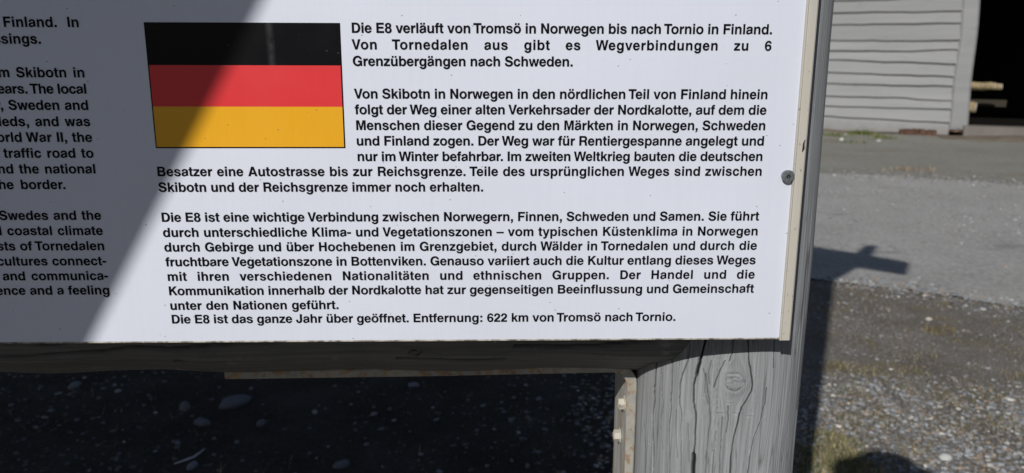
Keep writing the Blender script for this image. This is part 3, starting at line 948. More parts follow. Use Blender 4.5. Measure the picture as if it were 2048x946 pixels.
def build_post(name, mirror=False, fine=True):
    zf = np.arange(-0.452, 0.045, 0.0010) if fine else np.array([])
    zr = np.concatenate([np.arange(-1.42, -0.455, 0.015), zf, np.arange(0.05 if fine else -0.455, 2.02, 0.015)])
    P = FRONT if fine else FRONT[::12]
    ns = len(P)
    X, Zr = np.meshgrid(P[:, 0], zr)
    Y = np.tile(P[:, 1], (len(zr), 1))
    tx = np.gradient(P[:, 0]); ty = np.gradient(P[:, 1]); L = np.hypot(tx, ty)
    nx, ny = ty / L, -tx / L                     # outward
    if ny[ns // 2] > 0: nx, ny = -nx, -ny
    arc = np.concatenate([[0], np.cumsum(np.hypot(np.diff(P[:, 0]), np.diff(P[:, 1])))])
    Sx = np.tile(arc, (len(zr), 1))
    kx_s = np.interp(KX, P[:, 0], arc)
    dx = Sx - kx_s; dz = (Zr - KZ) / 1.9
    r2 = dx ** 2 + dz ** 2
    a2 = (KR * 1.15) ** 2
    psi = dx * (1 - np.minimum(a2 / np.maximum(r2, a2 * 0.9), 1.0) * 0.9) + 0.0018 * fbm(Sx * 12, Zr * 6, 8)
    streak = fbm(psi * 900, Zr * 10, 1, 3) * 0.8 + 0.2 * fbm(psi * 200, Zr * 3, 2, 3)
    ridge = 1 - np.abs(vn(psi * 330 + 3, Zr * 9, 5)) * 2
    hair = np.clip((ridge - 0.70) / 0.30, 0, 1) ** 1.5 * np.clip(fbm(psi * 60, Zr * 5, 6) * 1.6 + 0.4, 0, 1)
    wob = 0.0016 * fbm(Sx * 25, Zr * 5, 9, 3) + 0.0012 * fbm(Sx * 6 + 7, Zr * 2.2, 10, 2)
    h = 0.00016 * streak + 0.55 * wob - 0.0006 * hair
    crack = hair * 0.5
    if fine:
        for pts, w, dep in CR:
            q = zoom8(pts)
            dmin = np.full(X.shape, 9.0)
            x0 = min(p[0] for p in q) - .01; x1 = max(p[0] for p in q) + .01
            m = (X > x0) & (X < x1) & (Zr > min(p[1] for p in q) - .01) & (Zr < max(p[1] for p in q) + .01)
            xs, zs = X[m], Zr[m]
            jx = 0.00022 * vn(zs * 300, zs * 0, 3) + 0.0005 * vn(zs * 70, zs * 0, 8)
            dd = np.full(xs.shape, 9.0)
            for p0, p1 in zip(q[:-1], q[1:]): dd = np.minimum(dd, seg_dist(xs + jx, zs, p0, p1))
            ww = max(w, 0.00034) * (0.9 + 0.3 * vn(zs * 60, zs * 0 + 3, 4))
            g = np.exp(-(dd / ww) ** 2)
            h[m] -= dep * g * 0.7
            h[m] += 0.0003 * np.exp(-((dd - 2.6 * w) / (1.6 * w)) ** 2)
            crack[m] = np.maximum(crack[m], np.clip(g * 1.25, 0, 1) * (0.97 if w > 0.0004 else min(0.85, w / 0.00042)))
        # the knot
        kd = np.hypot(dx, (Zr - KZ) * 0.98)
        ang = np.arctan2(Zr - KZ, dx)
        rr = KR * (0.96 + 0.06 * np.sin(3 * ang + 1) + 0.05 * np.sin(5 * ang + 2) + 0.03 * np.sin(11 * ang))
        inside_k = np.clip((rr - kd) / 0.0008, 0, 1)
        h = h * (1 - 0.6 * inside_k) + inside_k * (0.0003 + 0.0011 * fbm(dx * 180, (Zr - KZ) * 700, 12))
        rim = np.exp(-((kd - rr) / 0.0005) ** 2)
        h -= 0.0010 * rim * (0.5 + 0.5 * np.sin(ang * 2 - 1.2))
        h += 0.0005 * np.exp(-((kd - rr * 1.3) / 0.0028) ** 2)
        crack = crack * (1 - inside_k)
        crack = np.maximum(crack, rim * 0.85 * np.clip(0.5 - 0.6 * np.sin(ang) + 0.3 * np.sin(ang * 5), 0, 1))
        for th in (0.75, 2.35, 3.9, 5.5):
            ex = (KX, KZ)
            d = np.abs(np.sin(ang - th - 0.25 * np.sin(kd * 1400 + th))) * kd
            g = np.exp(-(d / 0.00028) ** 2) * (np.cos(ang - th) > 0) * (kd < KR * 0.72)
            h -= 0.0004 * g; crack = np.maximum(crack, 0.22 * g)
        ring = inside_k * np.clip(np.sin(kd * 5200 + 2 * fbm(dx * 300, Zr * 300, 15)) - 0.4, 0, 1)
        h -= 0.00012 * ring
        # axe nicks under the knot
        for (px, py, sw, sh) in ((740, 570, .003, .0016), (850, 575, .0045, .0012), (930, 590, .004, .0014), (1010, 610, .003, .0006), (650, 470, .003, .001), (320, 765, .003, .0012), (690, 800, .003, .0006), (800, 510, .003, .0014)):
            nx_, nz_ = on_log(1200 + px / 3.091, 640 + py / 3.091)
            g = np.exp(-(((X - nx_) / sw) ** 2 + ((Zr - nz_ - 0.25 * (X - nx_)) / sh) ** 2) * 2)
            h += 0.0016 * g * np.tanh((Zr - nz_) / sh * 1.4)
            streak = streak + 0.3 * g
    PX = X + nx * h; PY = Y + ny * h
    if mirror: PX = -2.97 - PX
    nb = len(BACK); nr = len(zr); nc = ns + nb
    V = np.zeros((nr, nc, 3))
    V[:, :ns, 0] = PX; V[:, :ns, 1] = PY
    for j, (bx, by) in enumerate(BACK):
        if mirror: bx = -2.97 - bx
        V[:, ns + j, 0] = bx + 0.002 * np.sin(zr * 7 + j); V[:, ns + j, 1] = by
    V[:, :, 2] = (GZ + zr)[:, None]
    idx = np.arange(nr * nc).reshape(nr, nc)
    a = idx[:-1]; b = idx[1:]
    ar, br = np.roll(a, -1, 1), np.roll(b, -1, 1)
    Fq = np.stack([a, ar, br, b], -1).reshape(-1, 4)
    if mirror: Fq = Fq[:, ::-1]
    o = mesh_obj(name, V.reshape(-1, 3), Fq.tolist() + [idx[-1].tolist() if not mirror else idx[-1].tolist()[::-1]], M_log, board, smooth=True)
    for nm, arr, dv in (('streak', streak * 0.5 + 0.5, 0.5), ('crack', crack, 0.0)):
        at = o.data.attributes.new(nm, 'FLOAT', 'POINT')
        full = np.full((nr, nc), dv); full[:, :ns] = np.clip(arr, 0, 1)
        at.data.foreach_set('value', full.astype(np.float32).ravel())
    return o


build_post('log_post')
build_post('log_post', mirror=True, fine=False)

# horizontal beam under the panel
BP = catmull([(0.047, -0.215), (0.048, -0.255), (0.053, -0.285), (0.063, -0.3015), (0.075, -0.3105), (0.088, -0.3185), (0.101, -0.3265), (0.114, -0.3325), (0.135, -0.3345), (0.16, -0.330),
              (0.185, -0.312), (0.195, -0.27), (0.19, -0.21), (0.165, -0.17), (0.12, -0.155), (0.075, -0.17), (0.055, -0.19), (0.047, -0.215)], 10)[:-1]
xs = np.concatenate([np.arange(-3.46, -0.26, 0.02), np.arange(-0.26, 0.50, 0.0012)])
nt = len(BP)
X, T = np.meshgrid(xs, np.arange(nt) / nt * 2 * np.pi, indexing='ij')
PY, PZ = np.tile(BP[:, 0], (len(xs), 1)), np.tile(BP[:, 1], (len(xs), 1))
_t = np.roll(BP, -1, 0) - np.roll(BP, 1, 0); _n = np.stack([_t[:, 1], -_t[:, 0]], 1); _n /= np.linalg.norm(_n, axis=1)[:, None]
if ((BP - BP.mean(0)) * _n).sum() < 0: _n = -_n
front = np.where(PY < 0.12, 1.0, 0.0)
wav = 0.0016 * np.sin(X * 31 + 0.6) + 0.0022 * fbm(X * 9, T * 0.6, 51, 3) - 0.0006
gl = fbm(T * 14 + 0.5 * np.sin(X * 12), X * 6, 52, 3)
h = 0.0006 * gl + wav
crk = np.zeros_like(X)


def beam_crack(pts, w, dep):
    global h, crk
    q = [(on_y(u, v, 0.045)[0], on_y(u, v, 0.045)[2] - GZ) for u, v in pts]
    Zb = PZ
    m = (front > 0.1) & (X > min(p[0] for p in q) - .01) & (X < max(p[0] for p in q) + .01)
    dd = np.full(X[m].shape, 9.0)
    for p0, p1 in zip(q[:-1], q[1:]): dd = np.minimum(dd, seg_dist(X[m], Zb[m], p0, p1))
    g = np.exp(-(dd / w) ** 2)
    h[m] -= dep * g; crk[m] = np.maximum(crk[m], g)


beam_crack([(-20, 726), (60, 722), (110, 719), (190, 716), (234, 707), (272, 703), (331, 707), (406, 697), (470, 690), (560, 686)], 0.0012, 0.006)
beam_crack([(1030, 700), (1130, 702), (1200, 697), (1262, 690), (1320, 678)], 0.0012, 0.006)
beam_crack([(790, 731), (860, 730), (930, 733), (1010, 731)], 0.0010, 0.004)
beam_crack([(0, 689), (90, 696), (160, 690), (230, 686)], 0.0007, 0.003)
beam_crack([(330, 745), (342, 738), (350, 743)], 0.001, 0.003)
beam_crack([(815, 716), (822, 709), (840, 712), (835, 720), (818, 718)], 0.0007, 0.002)
V = np.stack([X, PY + _n[None, :, 0] * h, GZ + PZ + _n[None, :, 1] * h], -1)
ni = len(xs); idx = np.arange(ni * nt).reshape(ni, nt)
a, b = idx[:-1], idx[1:]
Fq = np.stack([a, b, np.roll(b, -1, 1), np.roll(a, -1, 1)], -1)[..., ::-1].reshape(-1, 4)
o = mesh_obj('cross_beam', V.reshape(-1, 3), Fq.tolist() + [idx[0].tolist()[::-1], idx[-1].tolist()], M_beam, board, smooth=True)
for nm, arr in (('streak', gl * 0.5 + 0.5), ('crack', np.clip(crk, 0, 1))):
    at = o.data.attributes.new(nm, 'FLOAT', 'POINT'); at.data.foreach_set('value', np.clip(arr, 0, 1).astype(np.float32).ravel())

# steel angle: flat bar under the beam bent down the post's left side
bar = [(-0.0006, -0.3315), (0.404 - 0.0, -0.3265)]
pts_o = [(-0.0006, -0.3362), (0.20, -0.3345), (0.396, -0.3317)]
pts_i = [(-0.0006, -0.3272), (0.20, -0.3255), (0.400, -0.3228)]
for k in range(1, 7):
    t = k / 6 * math.pi / 2
    pts_o.append((0.396 + 0.0165 * math.sin(t), -0.3317 - 0.0165 * (1 - math.cos(t))))
    pts_i.append((0.400 + 0.0222 * math.sin(t), -0.3228 - 0.0222 * (1 - math.cos(t))))
for z in (-0.36, -0.40, -0.45, -0.60, -0.95):
    pts_o.append((0.4125 + 0.0006 * math.sin(z * 40), z)); pts_i.append((0.4222, z))
bm = bmesh.new(); n = len(pts_o); rows = []
for (ox, oz), (ix, iz) in zip(pts_o, pts_i):
    rows.append([bm.verts.new(p) for p in ((ox + 0.0018, 0.111, Z(oz - 0.0044)), (ix + 0.0018, 0.111, Z(iz - 0.0044)), (ix + 0.0018, 0.190, Z(iz - 0.0044)), (ox + 0.0018, 0.190, Z(oz - 0.0044)))])
for r0, r1 in zip(rows[:-1], rows[1:]):
    for j in range(4): bm.faces.new([r0[j], r0[(j + 1) % 4], r1[(j + 1) % 4], r1[j]])
bm.faces.new(rows[0][::-1]); bm.faces.new(rows[-1])
bmesh.ops.recalc_face_normals(bm, faces=bm.faces)
es = [e for e in bm.edges if len(e.link_faces) == 2 and e.calc_face_angle() > 1.2]
bmesh.ops.bevel(bm, geom=es, offset=0.0009, segments=2, affect='EDGES')
brk = bm_obj('steel_bracket', bm, M_rust, board)
brk.data.materials.append(M_plate)
for p in brk.data.polygons:
    if p.normal.x < -0.6 and p.center.z < 1.2: p.material_index = 1


def hex_bolt(y, zr, s, rot, x=0.4140, lab=None):
    bm = bmesh.new()
    r = bmesh.ops.create_cone(bm, cap_ends=True, segments=20, radius1=s * 0.80, radius2=s * 0.80, depth=0.0012)
    r2 = bmesh.ops.create_cone(bm, cap_ends=True, segments=6, radius1=s * 0.62, radius2=s * 0.60, depth=0.0056)
    bmesh.ops.translate(bm, vec=(0, 0, 0.0034), verts=r2['verts'])
    r3 = bmesh.ops.create_cone(bm, cap_ends=True, segments=16, radius1=s * 0.5, radius2=s * 0.36, depth=0.0010)
    bmesh.ops.translate(bm, vec=(0, 0, 0.0067), verts=r3['verts'])
    bmesh.ops.transform(bm, matrix=Matrix.Translation((x - 0.0005, y, Z(zr))) @ Matrix.Rotation(-math.pi / 2, 4, 'Y') @ Matrix.Rotation(rot, 4, 'Z'), verts=bm.verts)
    return bm_obj('bolt', bm, M_bolt, board)


hex_bolt(0.1235, -0.3760, 0.0105, 0.2)
hex_bolt(0.1445, -0.4235, 0.0105, 0.9)
hex_bolt(0.1235, -0.60, 0.0105, 0.4)

# upper structure of the sign (its shadow falls on the road)
PXm = 0.5


def plate(name, pts, y0, y1, mat):
    n = len(pts)
    bm = bmesh.new()
    lo = [bm.verts.new((x, y0, z)) for x, z in pts]; hi = [bm.verts.new((x, y1, z)) for x, z in pts]
    for a in range(n):
        b = (a + 1) % n; bm.faces.new([lo[a], lo[b], hi[b], hi[a]])
    bm.faces.new(lo[::-1]); bm.faces.new(hi)
    return bm_obj(name, bm, mat, board)


XM = -1.485                                        # middle of the sign, under the gable's apex
for sx in (1, -1):
    def mx(pts): return [(x, z) if sx > 0 else (2 * XM - x, z) for x, z in pts]
    plate('rafter', mx([(1.072, 3.185), (1.032, 2.965), (0.74, 3.095), (XM + 0.001, 4.16), (XM + 0.001, 4.42), (0.757, 3.352)]), 0.085, 0.125, M_plank)
    plate('brace', mx([(0.758, 3.09), (0.565, 2.776), (0.470, 2.60), (0.43, 2.60), (0.43, 3.2), (0.60, 3.2)]), 0.132, 0.165, M_plank)
    plate('peg', mx([(0.735, 3.33), (0.845, 3.30), (0.889, 3.505), (0.808, 3.507)]), 0.130, 0.160, M_plank)

# panel
panel = empty('panel', (-0.5, -0.1, GZ)); panel.parent = board
PL, PR_, PB, PT = -3.50, 0.5272, -0.2580, 1.15


def pbox(name, x0, x1, z0, z1, y0, y1, mat, bev=0.0):
    return box(name, (x0, y0, Z(z0)), (x1, y1, Z(z1)), mat, panel, bev)


pbox('face_sheet', PL, PR_, PB, PT, 0.0, 0.004, M_white)
pbox('bottom_edge', PL, 0.5250, PB - 0.0013, PB - 0.0001, -0.0004, 0.0044, M_lip, 0.0003)
# right edging: flat cream channel with a raised inner lip
bm = bmesh.new()
prof = [(0.5258, -0.0004), (0.5260, -0.0022), (0.5266, -0.0028), (0.5273, -0.0024), (0.5277, -0.0016), (0.5285, -0.0019), (0.5340, -0.0021), (0.5352, -0.0014), (0.5354, 0.0006), (0.5352, 0.0120), (0.5280, 0.0120), (0.5280, 0.0050), (0.5258, 0.0050)]
lo = [bm.verts.new((x, y, Z(-0.2598))) for x, y in prof]
hi = [bm.verts.new((x, y, Z(PT))) for x, y in prof]
for i in range(len(prof)):
    j = (i + 1) % len(prof); bm.faces.new([lo[i], lo[j], hi[j], hi[i]])
bm.faces.new(lo[::-1]); bm.faces.new(hi)
bm_obj('edge_trim', bm, M_beige, board)
tube('paint_chip', [on_y(u, v, -0.0023) for u, v in ((1610.5, 279), (1607.5, 287), (1607, 297), (1604.5, 304))], [0.0002, 0.0007, 0.0009, 0.0002], M_recess, board, 6)
# small battens holding the panel off the log
box('batten', (0.44, 0.0046, Z(0.30)), (0.52, 0.0355, Z(0.36)), M_plank, board, 0.001)
box('batten', (-3.49, 0.0046, Z(0.30)), (-3.41, 0.0355, Z(0.36)), M_plank, board, 0.001)

# flag
FX0, FX1, FZ1, FZ0 = 0.0006, 0.1545, 0.0077, -0.0916
fb = []
for (u, v) in ((680, 131), (684, 213.5)): fb.append(on_y(u, v)[2] - GZ)
pbox('flag_border', FX0, FX1, FZ0, FZ1, -0.00015, -0.00001, M_black)
e = 0.0011
pbox('flag_stripe', FX0 + e, FX1 - e, fb[0], FZ1 - e, -0.00030, -0.00016, M_black)
pbox('flag_stripe', FX0 + e, FX1 - e, fb[1], fb[0] - 0.00002, -0.00030, -0.00016, M_red)
pbox('flag_stripe', FX0 + e, FX1 - e, FZ0 + e, fb[1] - 0.00002, -0.00030, -0.00016, M_gold)

# screw
sx_, _, sz_ = on_y(1573.5, 351.5); sr = 0.0053
screw = empty('screw', (sx_, 0, sz_)); screw.parent = board; screw.location = (sx_ - 0.5, -0.1, sz_)


def lathe_y(name, prof, mat, parent, seg=48):
    V = []; Fs = []
    for r, y in prof:
        for j in range(seg):
            t = 2 * math.pi * j / seg; V.append((sx_ + r * math.cos(t), y, sz_ + r * math.sin(t)))
    n = len(prof)
    for i in range(n - 1):
        for j in range(seg): Fs.append([i * seg + j, i * seg + (j + 1) % seg, (i + 1) * seg + (j + 1) % seg, (i + 1) * seg + j])
    Fs.append([(n - 1) * seg + j for j in range(seg)])
    return mesh_obj(name, V, Fs, mat, parent, smooth=False)


lathe_y('screw_head', [(sr * 0.92, 0.0), (sr * 0.98, -0.0030), (sr, -0.0036), (sr * 0.93, -0.0044), (sr * 0.62, -0.0046), (sr * 0.58, -0.0043), (sr * 0.45, -0.0043)], M_zinc, screw)
V = [(sx_, -0.00431, sz_)]
for j in range(48):
    t = 2 * math.pi * j / 48; r = sr * 0.33 * (1 + 0.26 * math.cos(6 * t + 0.4)); V.append((sx_ + r * math.cos(t), -0.00432, sz_ + r * math.sin(t)))
mesh_obj('recess', V, [[0, 1 + j, 1 + (j + 1) % 48] for j in range(48)], M_recess, screw)
bm = bmesh.new(); r_ = bmesh.ops.create_icosphere(bm, subdivisions=2, radius=sr * 0.10)
bmesh.ops.transform(bm, matrix=Matrix.Translation((sx_ + 0.0001, -0.00445, sz_ - 0.0004)) @ Matrix.Diagonal((1, 0.4, 1, 1)), verts=bm.verts)
bm_obj('recess_glint', bm, M_zinc, screw, True)

# ------------------------------------------------------------------ lettering (own outlines; q = corner-controlled curve)
GL = {
 'A': (722, ["20,0 276,718 444,718 700,0 542,0 492,148 227,148 178,0", "268,270 361,545 453,270"]),
 'B': (722, ["76,0 76,718 410,718 q640,718 640,540 q640,425 540,382 q672,345 672,205 q672,0 440,0", "224,595 224,437 390,437 q492,437 492,516 q492,595 390,595", "224,317 224,123 395,123 q520,123 520,220 q520,317 395,317"]),
 'D': (722, ["76,0 76,718 370,718 q685,718 685,359 q685,0 370,0", "226,595 226,123 350,123 q531,123 531,359 q531,595 350,595"]),
 'E': (667, ["76,0 76,718 616,718 616,588 226,588 226,436 583,436 583,309 226,309 226,130 621,130 621,0"]),
 'F': (611, ["76,0 76,718 587,718 587,588 226,588 226,420 539,420 539,293 226,293 226,0"]),
 'G': (778, ["715,0 625,0 607,83 q550,-19 398,-19 q44,-19 44,355 q44,737 408,737 q680,737 708,485 562,485 q540,607 410,607 q198,607 198,356 q198,111 412,111 q555,111 575,266 421,266 421,385 715,385"]),
 'H': (722, ["70,0 70,718 220,718 220,444 502,444 502,718 652,718 652,0 502,0 502,314 220,314 220,0"]),
 'I': (278, ["64,0 64,718 214,718 214,0"]),
 'J': (556, ["484,718 334,718 334,220 q334,112 252,112 q165,112 165,215 165,260 22,260 22,220 q22,-19 250,-19 q484,-19 484,220"]),
 'K': (722, ["76,0 76,718 226,718 226,430 494,718 685,718 415,445 705,0 520,0 312,340 226,252 226,0"]),
 'M': (833, ["69,0 69,718 275,718 417,240 557,718 765,718 765,0 624,0 624,560 475,0 357,0 210,560 210,0"]),
 'N': (722, ["69,0 69,718 226,718 502,249 502,718 654,718 654,0 493,0 220,460 220,0"]),
 'R': (722, ["76,0 76,718 430,718 q660,718 660,510 q660,385 545,338 q645,305 645,165 q645,55 677,20 677,0 512,0 q494,60 494,150 q494,277 380,277 226,277 226,0", "226,595 226,400 400,400 q510,400 510,498 q510,595 400,595"]),
 'S': (667, ["620,505 475,505 q470,617 325,617 q205,617 205,540 q205,480 290,460 450,420 q635,375 635,210 q635,-19 335,-19 q38,-19 32,223 178,223 q182,102 345,102 q482,102 482,192 q482,250 400,272 230,315 q58,358 58,515 q58,737 330,737 q610,737 620,505"]),
 'T': (611, ["14,588 14,718 598,718 598,588 381,588 381,0 231,0 231,588"]),
 'V': (667, ["19,718 178,718 336,170 490,718 648,718 413,0 257,0"]),
 'W': (944, ["11,718 167,718 263,215 384,718 561,718 681,215 779,718 935,718 761,0 605,0 472,540 339,0 183,0"]),
 'a': (556, ["527,0 385,0 q372,20 370,54 q300,-14 200,-14 q29,-14 29,144 q29,290 200,312 300,326 q372,338 372,382 q372,440 282,440 q190,440 180,360 47,360 q55,546 285,546 q504,546 504,395 504,100 q504,45 527,20", "370,255 q345,240 280,228 q167,212 167,152 q167,88 232,88 q370,88 370,215"]),
 'b': (611, ["61,0 61,718 201,718 201,460 q260,546 355,546 q578,546 578,266 q578,-14 355,-14 q250,-14 194,68 194,0", "201,266 q201,434 318,434 q438,434 438,266 q438,98 318,98 q201,98 201,266"]),
 'c': (556, ["524,340 383,340 q370,431 288,431 q174,431 174,265 q174,101 286,101 q373,101 386,200 524,200 q510,-14 286,-14 q34,-14 34,264 q34,546 291,546 q512,546 524,340"]),
 'd': (611, ["550,0 550,718 410,718 410,460 q351,546 256,546 q33,546 33,266 q33,-14 256,-14 q361,-14 417,68 417,0", "410,266 q410,434 293,434 q173,434 173,266 q173,98 293,98 q410,98 410,266"]),
 'e': (556, ["515,157 381,157 q355,99 285,99 q176,99 172,232 523,232 523,270 q523,546 281,546 q23,546 23,262 q23,-14 280,-14 q470,-14 515,157", "174,322 380,322 q372,434 278,434 q184,434 174,322"]),
 'f': (333, ["10,438 87,438 87,0 227,0 227,438 318,438 318,532 227,532 227,570 q227,617 270,617 318,614 318,721 250,727 q87,727 87,590 87,532 10,532"]),
 'g': (611, ["553,532 418,532 418,458 q365,546 265,546 q40,546 40,266 q40,-6 262,-6 q360,-6 410,70 410,20 q410,-107 305,-107 q215,-107 200,-44 55,-44 q68,-217 300,-217 q553,-217 553,10", "410,270 q410,430 298,430 q180,430 180,268 q180,106 296,106 q410,106 410,270"]),
 'h': (611, ["65,0 65,718 205,718 205,462 q260,546 365,546 q546,546 546,345 546,0 406,0 406,315 q406,428 310,428 q205,428 205,300 205,0"]),
 'i': (278, ["69,0 69,532 209,532 209,0", "69,599 69,725 209,725 209,599"]),
 'k': (556, ["69,0 69,718 209,718 209,330 378,532 543,532 365,344 562,0 401,0 268,240 209,178 209,0"]),
 'l': (278, ["69,0 69,718 209,718 209,0"]),
 'm': (889, ["64,0 64,532 200,532 200,462 q255,546 347,546 q452,546 489,459 q548,546 650,546 q826,546 826,365 826,0 686,0 686,340 q686,428 607,428 q515,428 515,318 515,0 375,0 375,340 q375,428 296,428 q204,428 204,318 204,0"]),
 'n': (611, ["65,0 65,532 199,532 199,455 q255,546 365,546 q546,546 546,345 546,0 406,0 406,315 q406,428 310,428 q205,428 205,300 205,0"]),
 'o': (611, ["34,266 q34,546 306,546 q578,546 578,266 q578,-14 306,-14 q34,-14 34,266", "174,266 q174,434 306,434 q438,434 438,266 q438,98 306,98 q174,98 174,266"]),
 'p': (611, ["62,-207 62,532 197,532 197,462 q255,546 355,546 q578,546 578,266 q578,-14 355,-14 q255,-14 202,66 202,-207", "201,266 q201,434 318,434 q438,434 438,266 q438,98 318,98 q201,98 201,266"]),
 'r': (389, ["64,0 64,532 198,532 198,440 q255,552 373,546 373,400 350,404 q204,404 204,270 204,0"]),
 's': (556, ["500,368 365,368 q358,442 268,442 q190,442 190,398 q190,362 250,348 360,322 q516,290 516,165 q516,-14 279,-14 q42,-14 30,172 166,172 q172,88 283,88 q376,88 376,145 q376,186 310,202 200,230 q47,262 47,385 q47,546 270,546 q490,546 500,368"]),
 't': (333, ["10,438 80,438 80,110 q80,-7 220,-7 240,-7 308,-2 308,105 265,103 q220,103 220,150 220,438 308,438 308,532 220,532 220,676 80,676 80,532 10,532"]),
 'u': (611, ["546,532 546,0 412,0 412,77 q356,-14 246,-14 q65,-14 65,187 65,532 205,532 205,217 q205,104 301,104 q406,104 406,232 406,532"]),
 'v': (556, ["12,532 163,532 281,155 398,532 545,532 360,0 200,0"]),
 'w': (778, ["8,532 155,532 236,165 318,532 462,532 545,165 626,532 770,532 622,0 472,0 390,355 308,0 158,0"]),
 'x': (556, ["16,0 193,274 24,532 189,532 281,373 371,532 529,532 359,276 541,0 375,0 276,165 178,0"]),
 'y': (556, ["10,532 162,532 283,165 400,532 546,532 340,-60 q290,-214 150,-214 75,-209 75,-93 125,-95 q190,-95 205,-40 q213,-10 205,15"]),
 'z': (500, ["24,0 24,110 285,416 36,416 36,532 463,532 463,425 200,116 468,116 468,0"]),
 '2': (556, ["26,0 q30,170 190,285 q370,405 370,490 q370,594 278,594 q178,594 174,455 36,455 q38,710 284,710 q511,710 511,490 q511,345 350,235 q240,160 220,123 509,123 509,0"]),
 '6': (556, ["520,520 382,520 q372,595 295,595 q172,595 166,375 q215,442 310,442 q526,442 526,225 q526,-19 285,-19 q31,-19 31,330 q31,710 298,710 q505,710 520,520", "178,215 q178,330 282,330 q385,330 385,213 q385,95 280,95 q178,95 178,215"]),
 '8': (556, ["278,710 q500,710 500,525 q500,420 410,378 q525,335 525,195 q525,-19 278,-19 q32,-19 32,195 q32,335 147,378 q57,420 57,525 q57,710 278,710", "278,604 q362,604 362,515 q362,425 278,425 q194,425 194,515 q194,604 278,604", "278,322 q382,322 382,207 q382,93 278,93 q174,93 174,207 q174,322 278,322"]),
 '.': (278, ["64,0 64,146 214,146 214,0"]),
 ',': (278, ["64,0 64,146 214,146 214,15 q214,-130 64,-168 64,-98 q132,-75 134,0"]),
 ':': (333, ["92,0 92,146 242,146 242,0", "92,366 92,512 242,512 242,366"]),
 '-': (333, ["27,215 27,345 306,345 306,215"]),
 '–': (556, ["0,227 0,333 556,333 556,227"]),
}
for u_, b_ in (('ä', 'a'), ('ö', 'o'), ('ü', 'u')):
    w0, cs = GL[b_]; c0 = w0 / 2 - (12 if b_ == 'a' else 0)
    GL[u_] = (w0, cs + ["%g,605 %g,725 %g,725 %g,605" % (c0 - 168, c0 - 168, c0 - 44, c0 - 44), "%g,605 %g,725 %g,725 %g,605" % (c0 + 44, c0 + 44, c0 + 168, c0 + 168)])
KERN = {' T': -95, ' V': -55, ' W': -55, 'To': -80, 'Tr': -80, 'Te': -80, 'Ve': -50, 'Vo': -60, 'We': -35, 'Wi': -20, 'Wä': -35, 'Re': -10, 'r.': -55, 'y,': -80, 'Ku': -20, 'Kü': -20,
        'T': 0, 'ke': -15, 'rg': -10, 'rd': -10, 've': -15, 'we': -5, 'f ': 0, 'rt': 10, 'Ko': -25, '. T': 0}
CACHE = {}


def glyph(ch):
    if ch in CACHE: return CACHE[ch]
    out = []
    for c in GL[ch][1]:
        pts = []; ctrl = None
        for tok in c.split():
            q = tok[0] == 'q'
            x, y = map(float, tok.lstrip('q').split(','))
            if q: ctrl = (x, y); continue
            if ctrl is not None:
                p0 = pts[-1]; kap = 0.585
                c1 = (p0[0] + (ctrl[0] - p0[0]) * kap, p0[1] + (ctrl[1] - p0[1]) * kap)
                c2 = (x + (ctrl[0] - x) * kap, y + (ctrl[1] - y) * kap)
                for i in range(1, 8):
                    t = i / 8
                    pts.append(tuple((1 - t) ** 3 * p0[k] + 3 * (1 - t) ** 2 * t * c1[k] + 3 * (1 - t) * t * t * c2[k] + t ** 3 * (x, y)[k] for k in (0, 1)))
                ctrl = None
            pts.append((x, y))
        if abs(pts[0][0] - pts[-1][0]) + abs(pts[0][1] - pts[-1][1]) < 1: pts.pop()
        out.append(pts)
    # a little weight, as printed
    o0 = np.array(out[0]); res = []
    for n, c in enumerate(out):
        q = np.array(c)
        hole = n > 0 and (q.min(0) > o0.min(0)).all() and (q.max(0) < o0.max(0)).all()
        area = 0.5 * np.sum(q[:, 0] * np.roll(q[:, 1], -1) - np.roll(q[:, 0], -1) * q[:, 1])
        a, b = q - np.roll(q, 1, 0), np.roll(q, -1, 0) - q
        a /= np.linalg.norm(a, axis=1)[:, None] + 1e-9; b /= np.linalg.norm(b, axis=1)[:, None] + 1e-9
        na, nb = np.stack([a[:, 1], -a[:, 0]], 1), np.stack([b[:, 1], -b[:, 0]], 1)
        m = (na + nb) / np.maximum(0.6, 1 + (na * nb).sum(1))[:, None]
        sgn = (1 if area > 0 else -1) * (-1 if hole else 1)
        res.append([tuple(p) for p in q + m * 6.5 * sgn])
    out = res
    CACHE[ch] = out
    return out


def line_width(s):
    w = 0
    for i, ch in enumerate(s):
        w += 278 if ch == ' ' else GL[ch][0]
        if i: w += KERN.get(s[i - 1:i + 1], 0)
    return w


LS_SHARE = 0.22
GM = {}


def glyph_mesh(ch):
    """The filled outline of one letter."""
    if ch in GM: return GM[ch]
    cu = bpy.data.curves.new('outline', 'CURVE'); cu.dimensions = '2D'; cu.fill_mode = 'BOTH'
    for c in glyph(ch):
        sp = cu.splines.new('POLY'); sp.points.add(len(c) - 1); sp.use_cyclic_u = True
        sp.points.foreach_set('co', [k for p in c for k in (p[0] / 100, p[1] / 100, 0, 1)])
    tmp = bpy.data.objects.new('outline', cu)
    me = tmp.to_mesh()
    co = np.zeros(len(me.vertices) * 3); me.vertices.foreach_get('co', co); co = co.reshape(-1, 3) * 100
    fs = []
    for p in me.polygons:
        f = list(p.vertices); a, b, c = (co[k] for k in f[:3])
        fs.append(f if np.cross(b - a, c - a)[2] > 0 else f[::-1])
    tmp.to_mesh_clear(); bpy.data.objects.remove(tmp); bpy.data.curves.remove(cu)
    GM[ch] = (co, fs)
    return GM[ch]


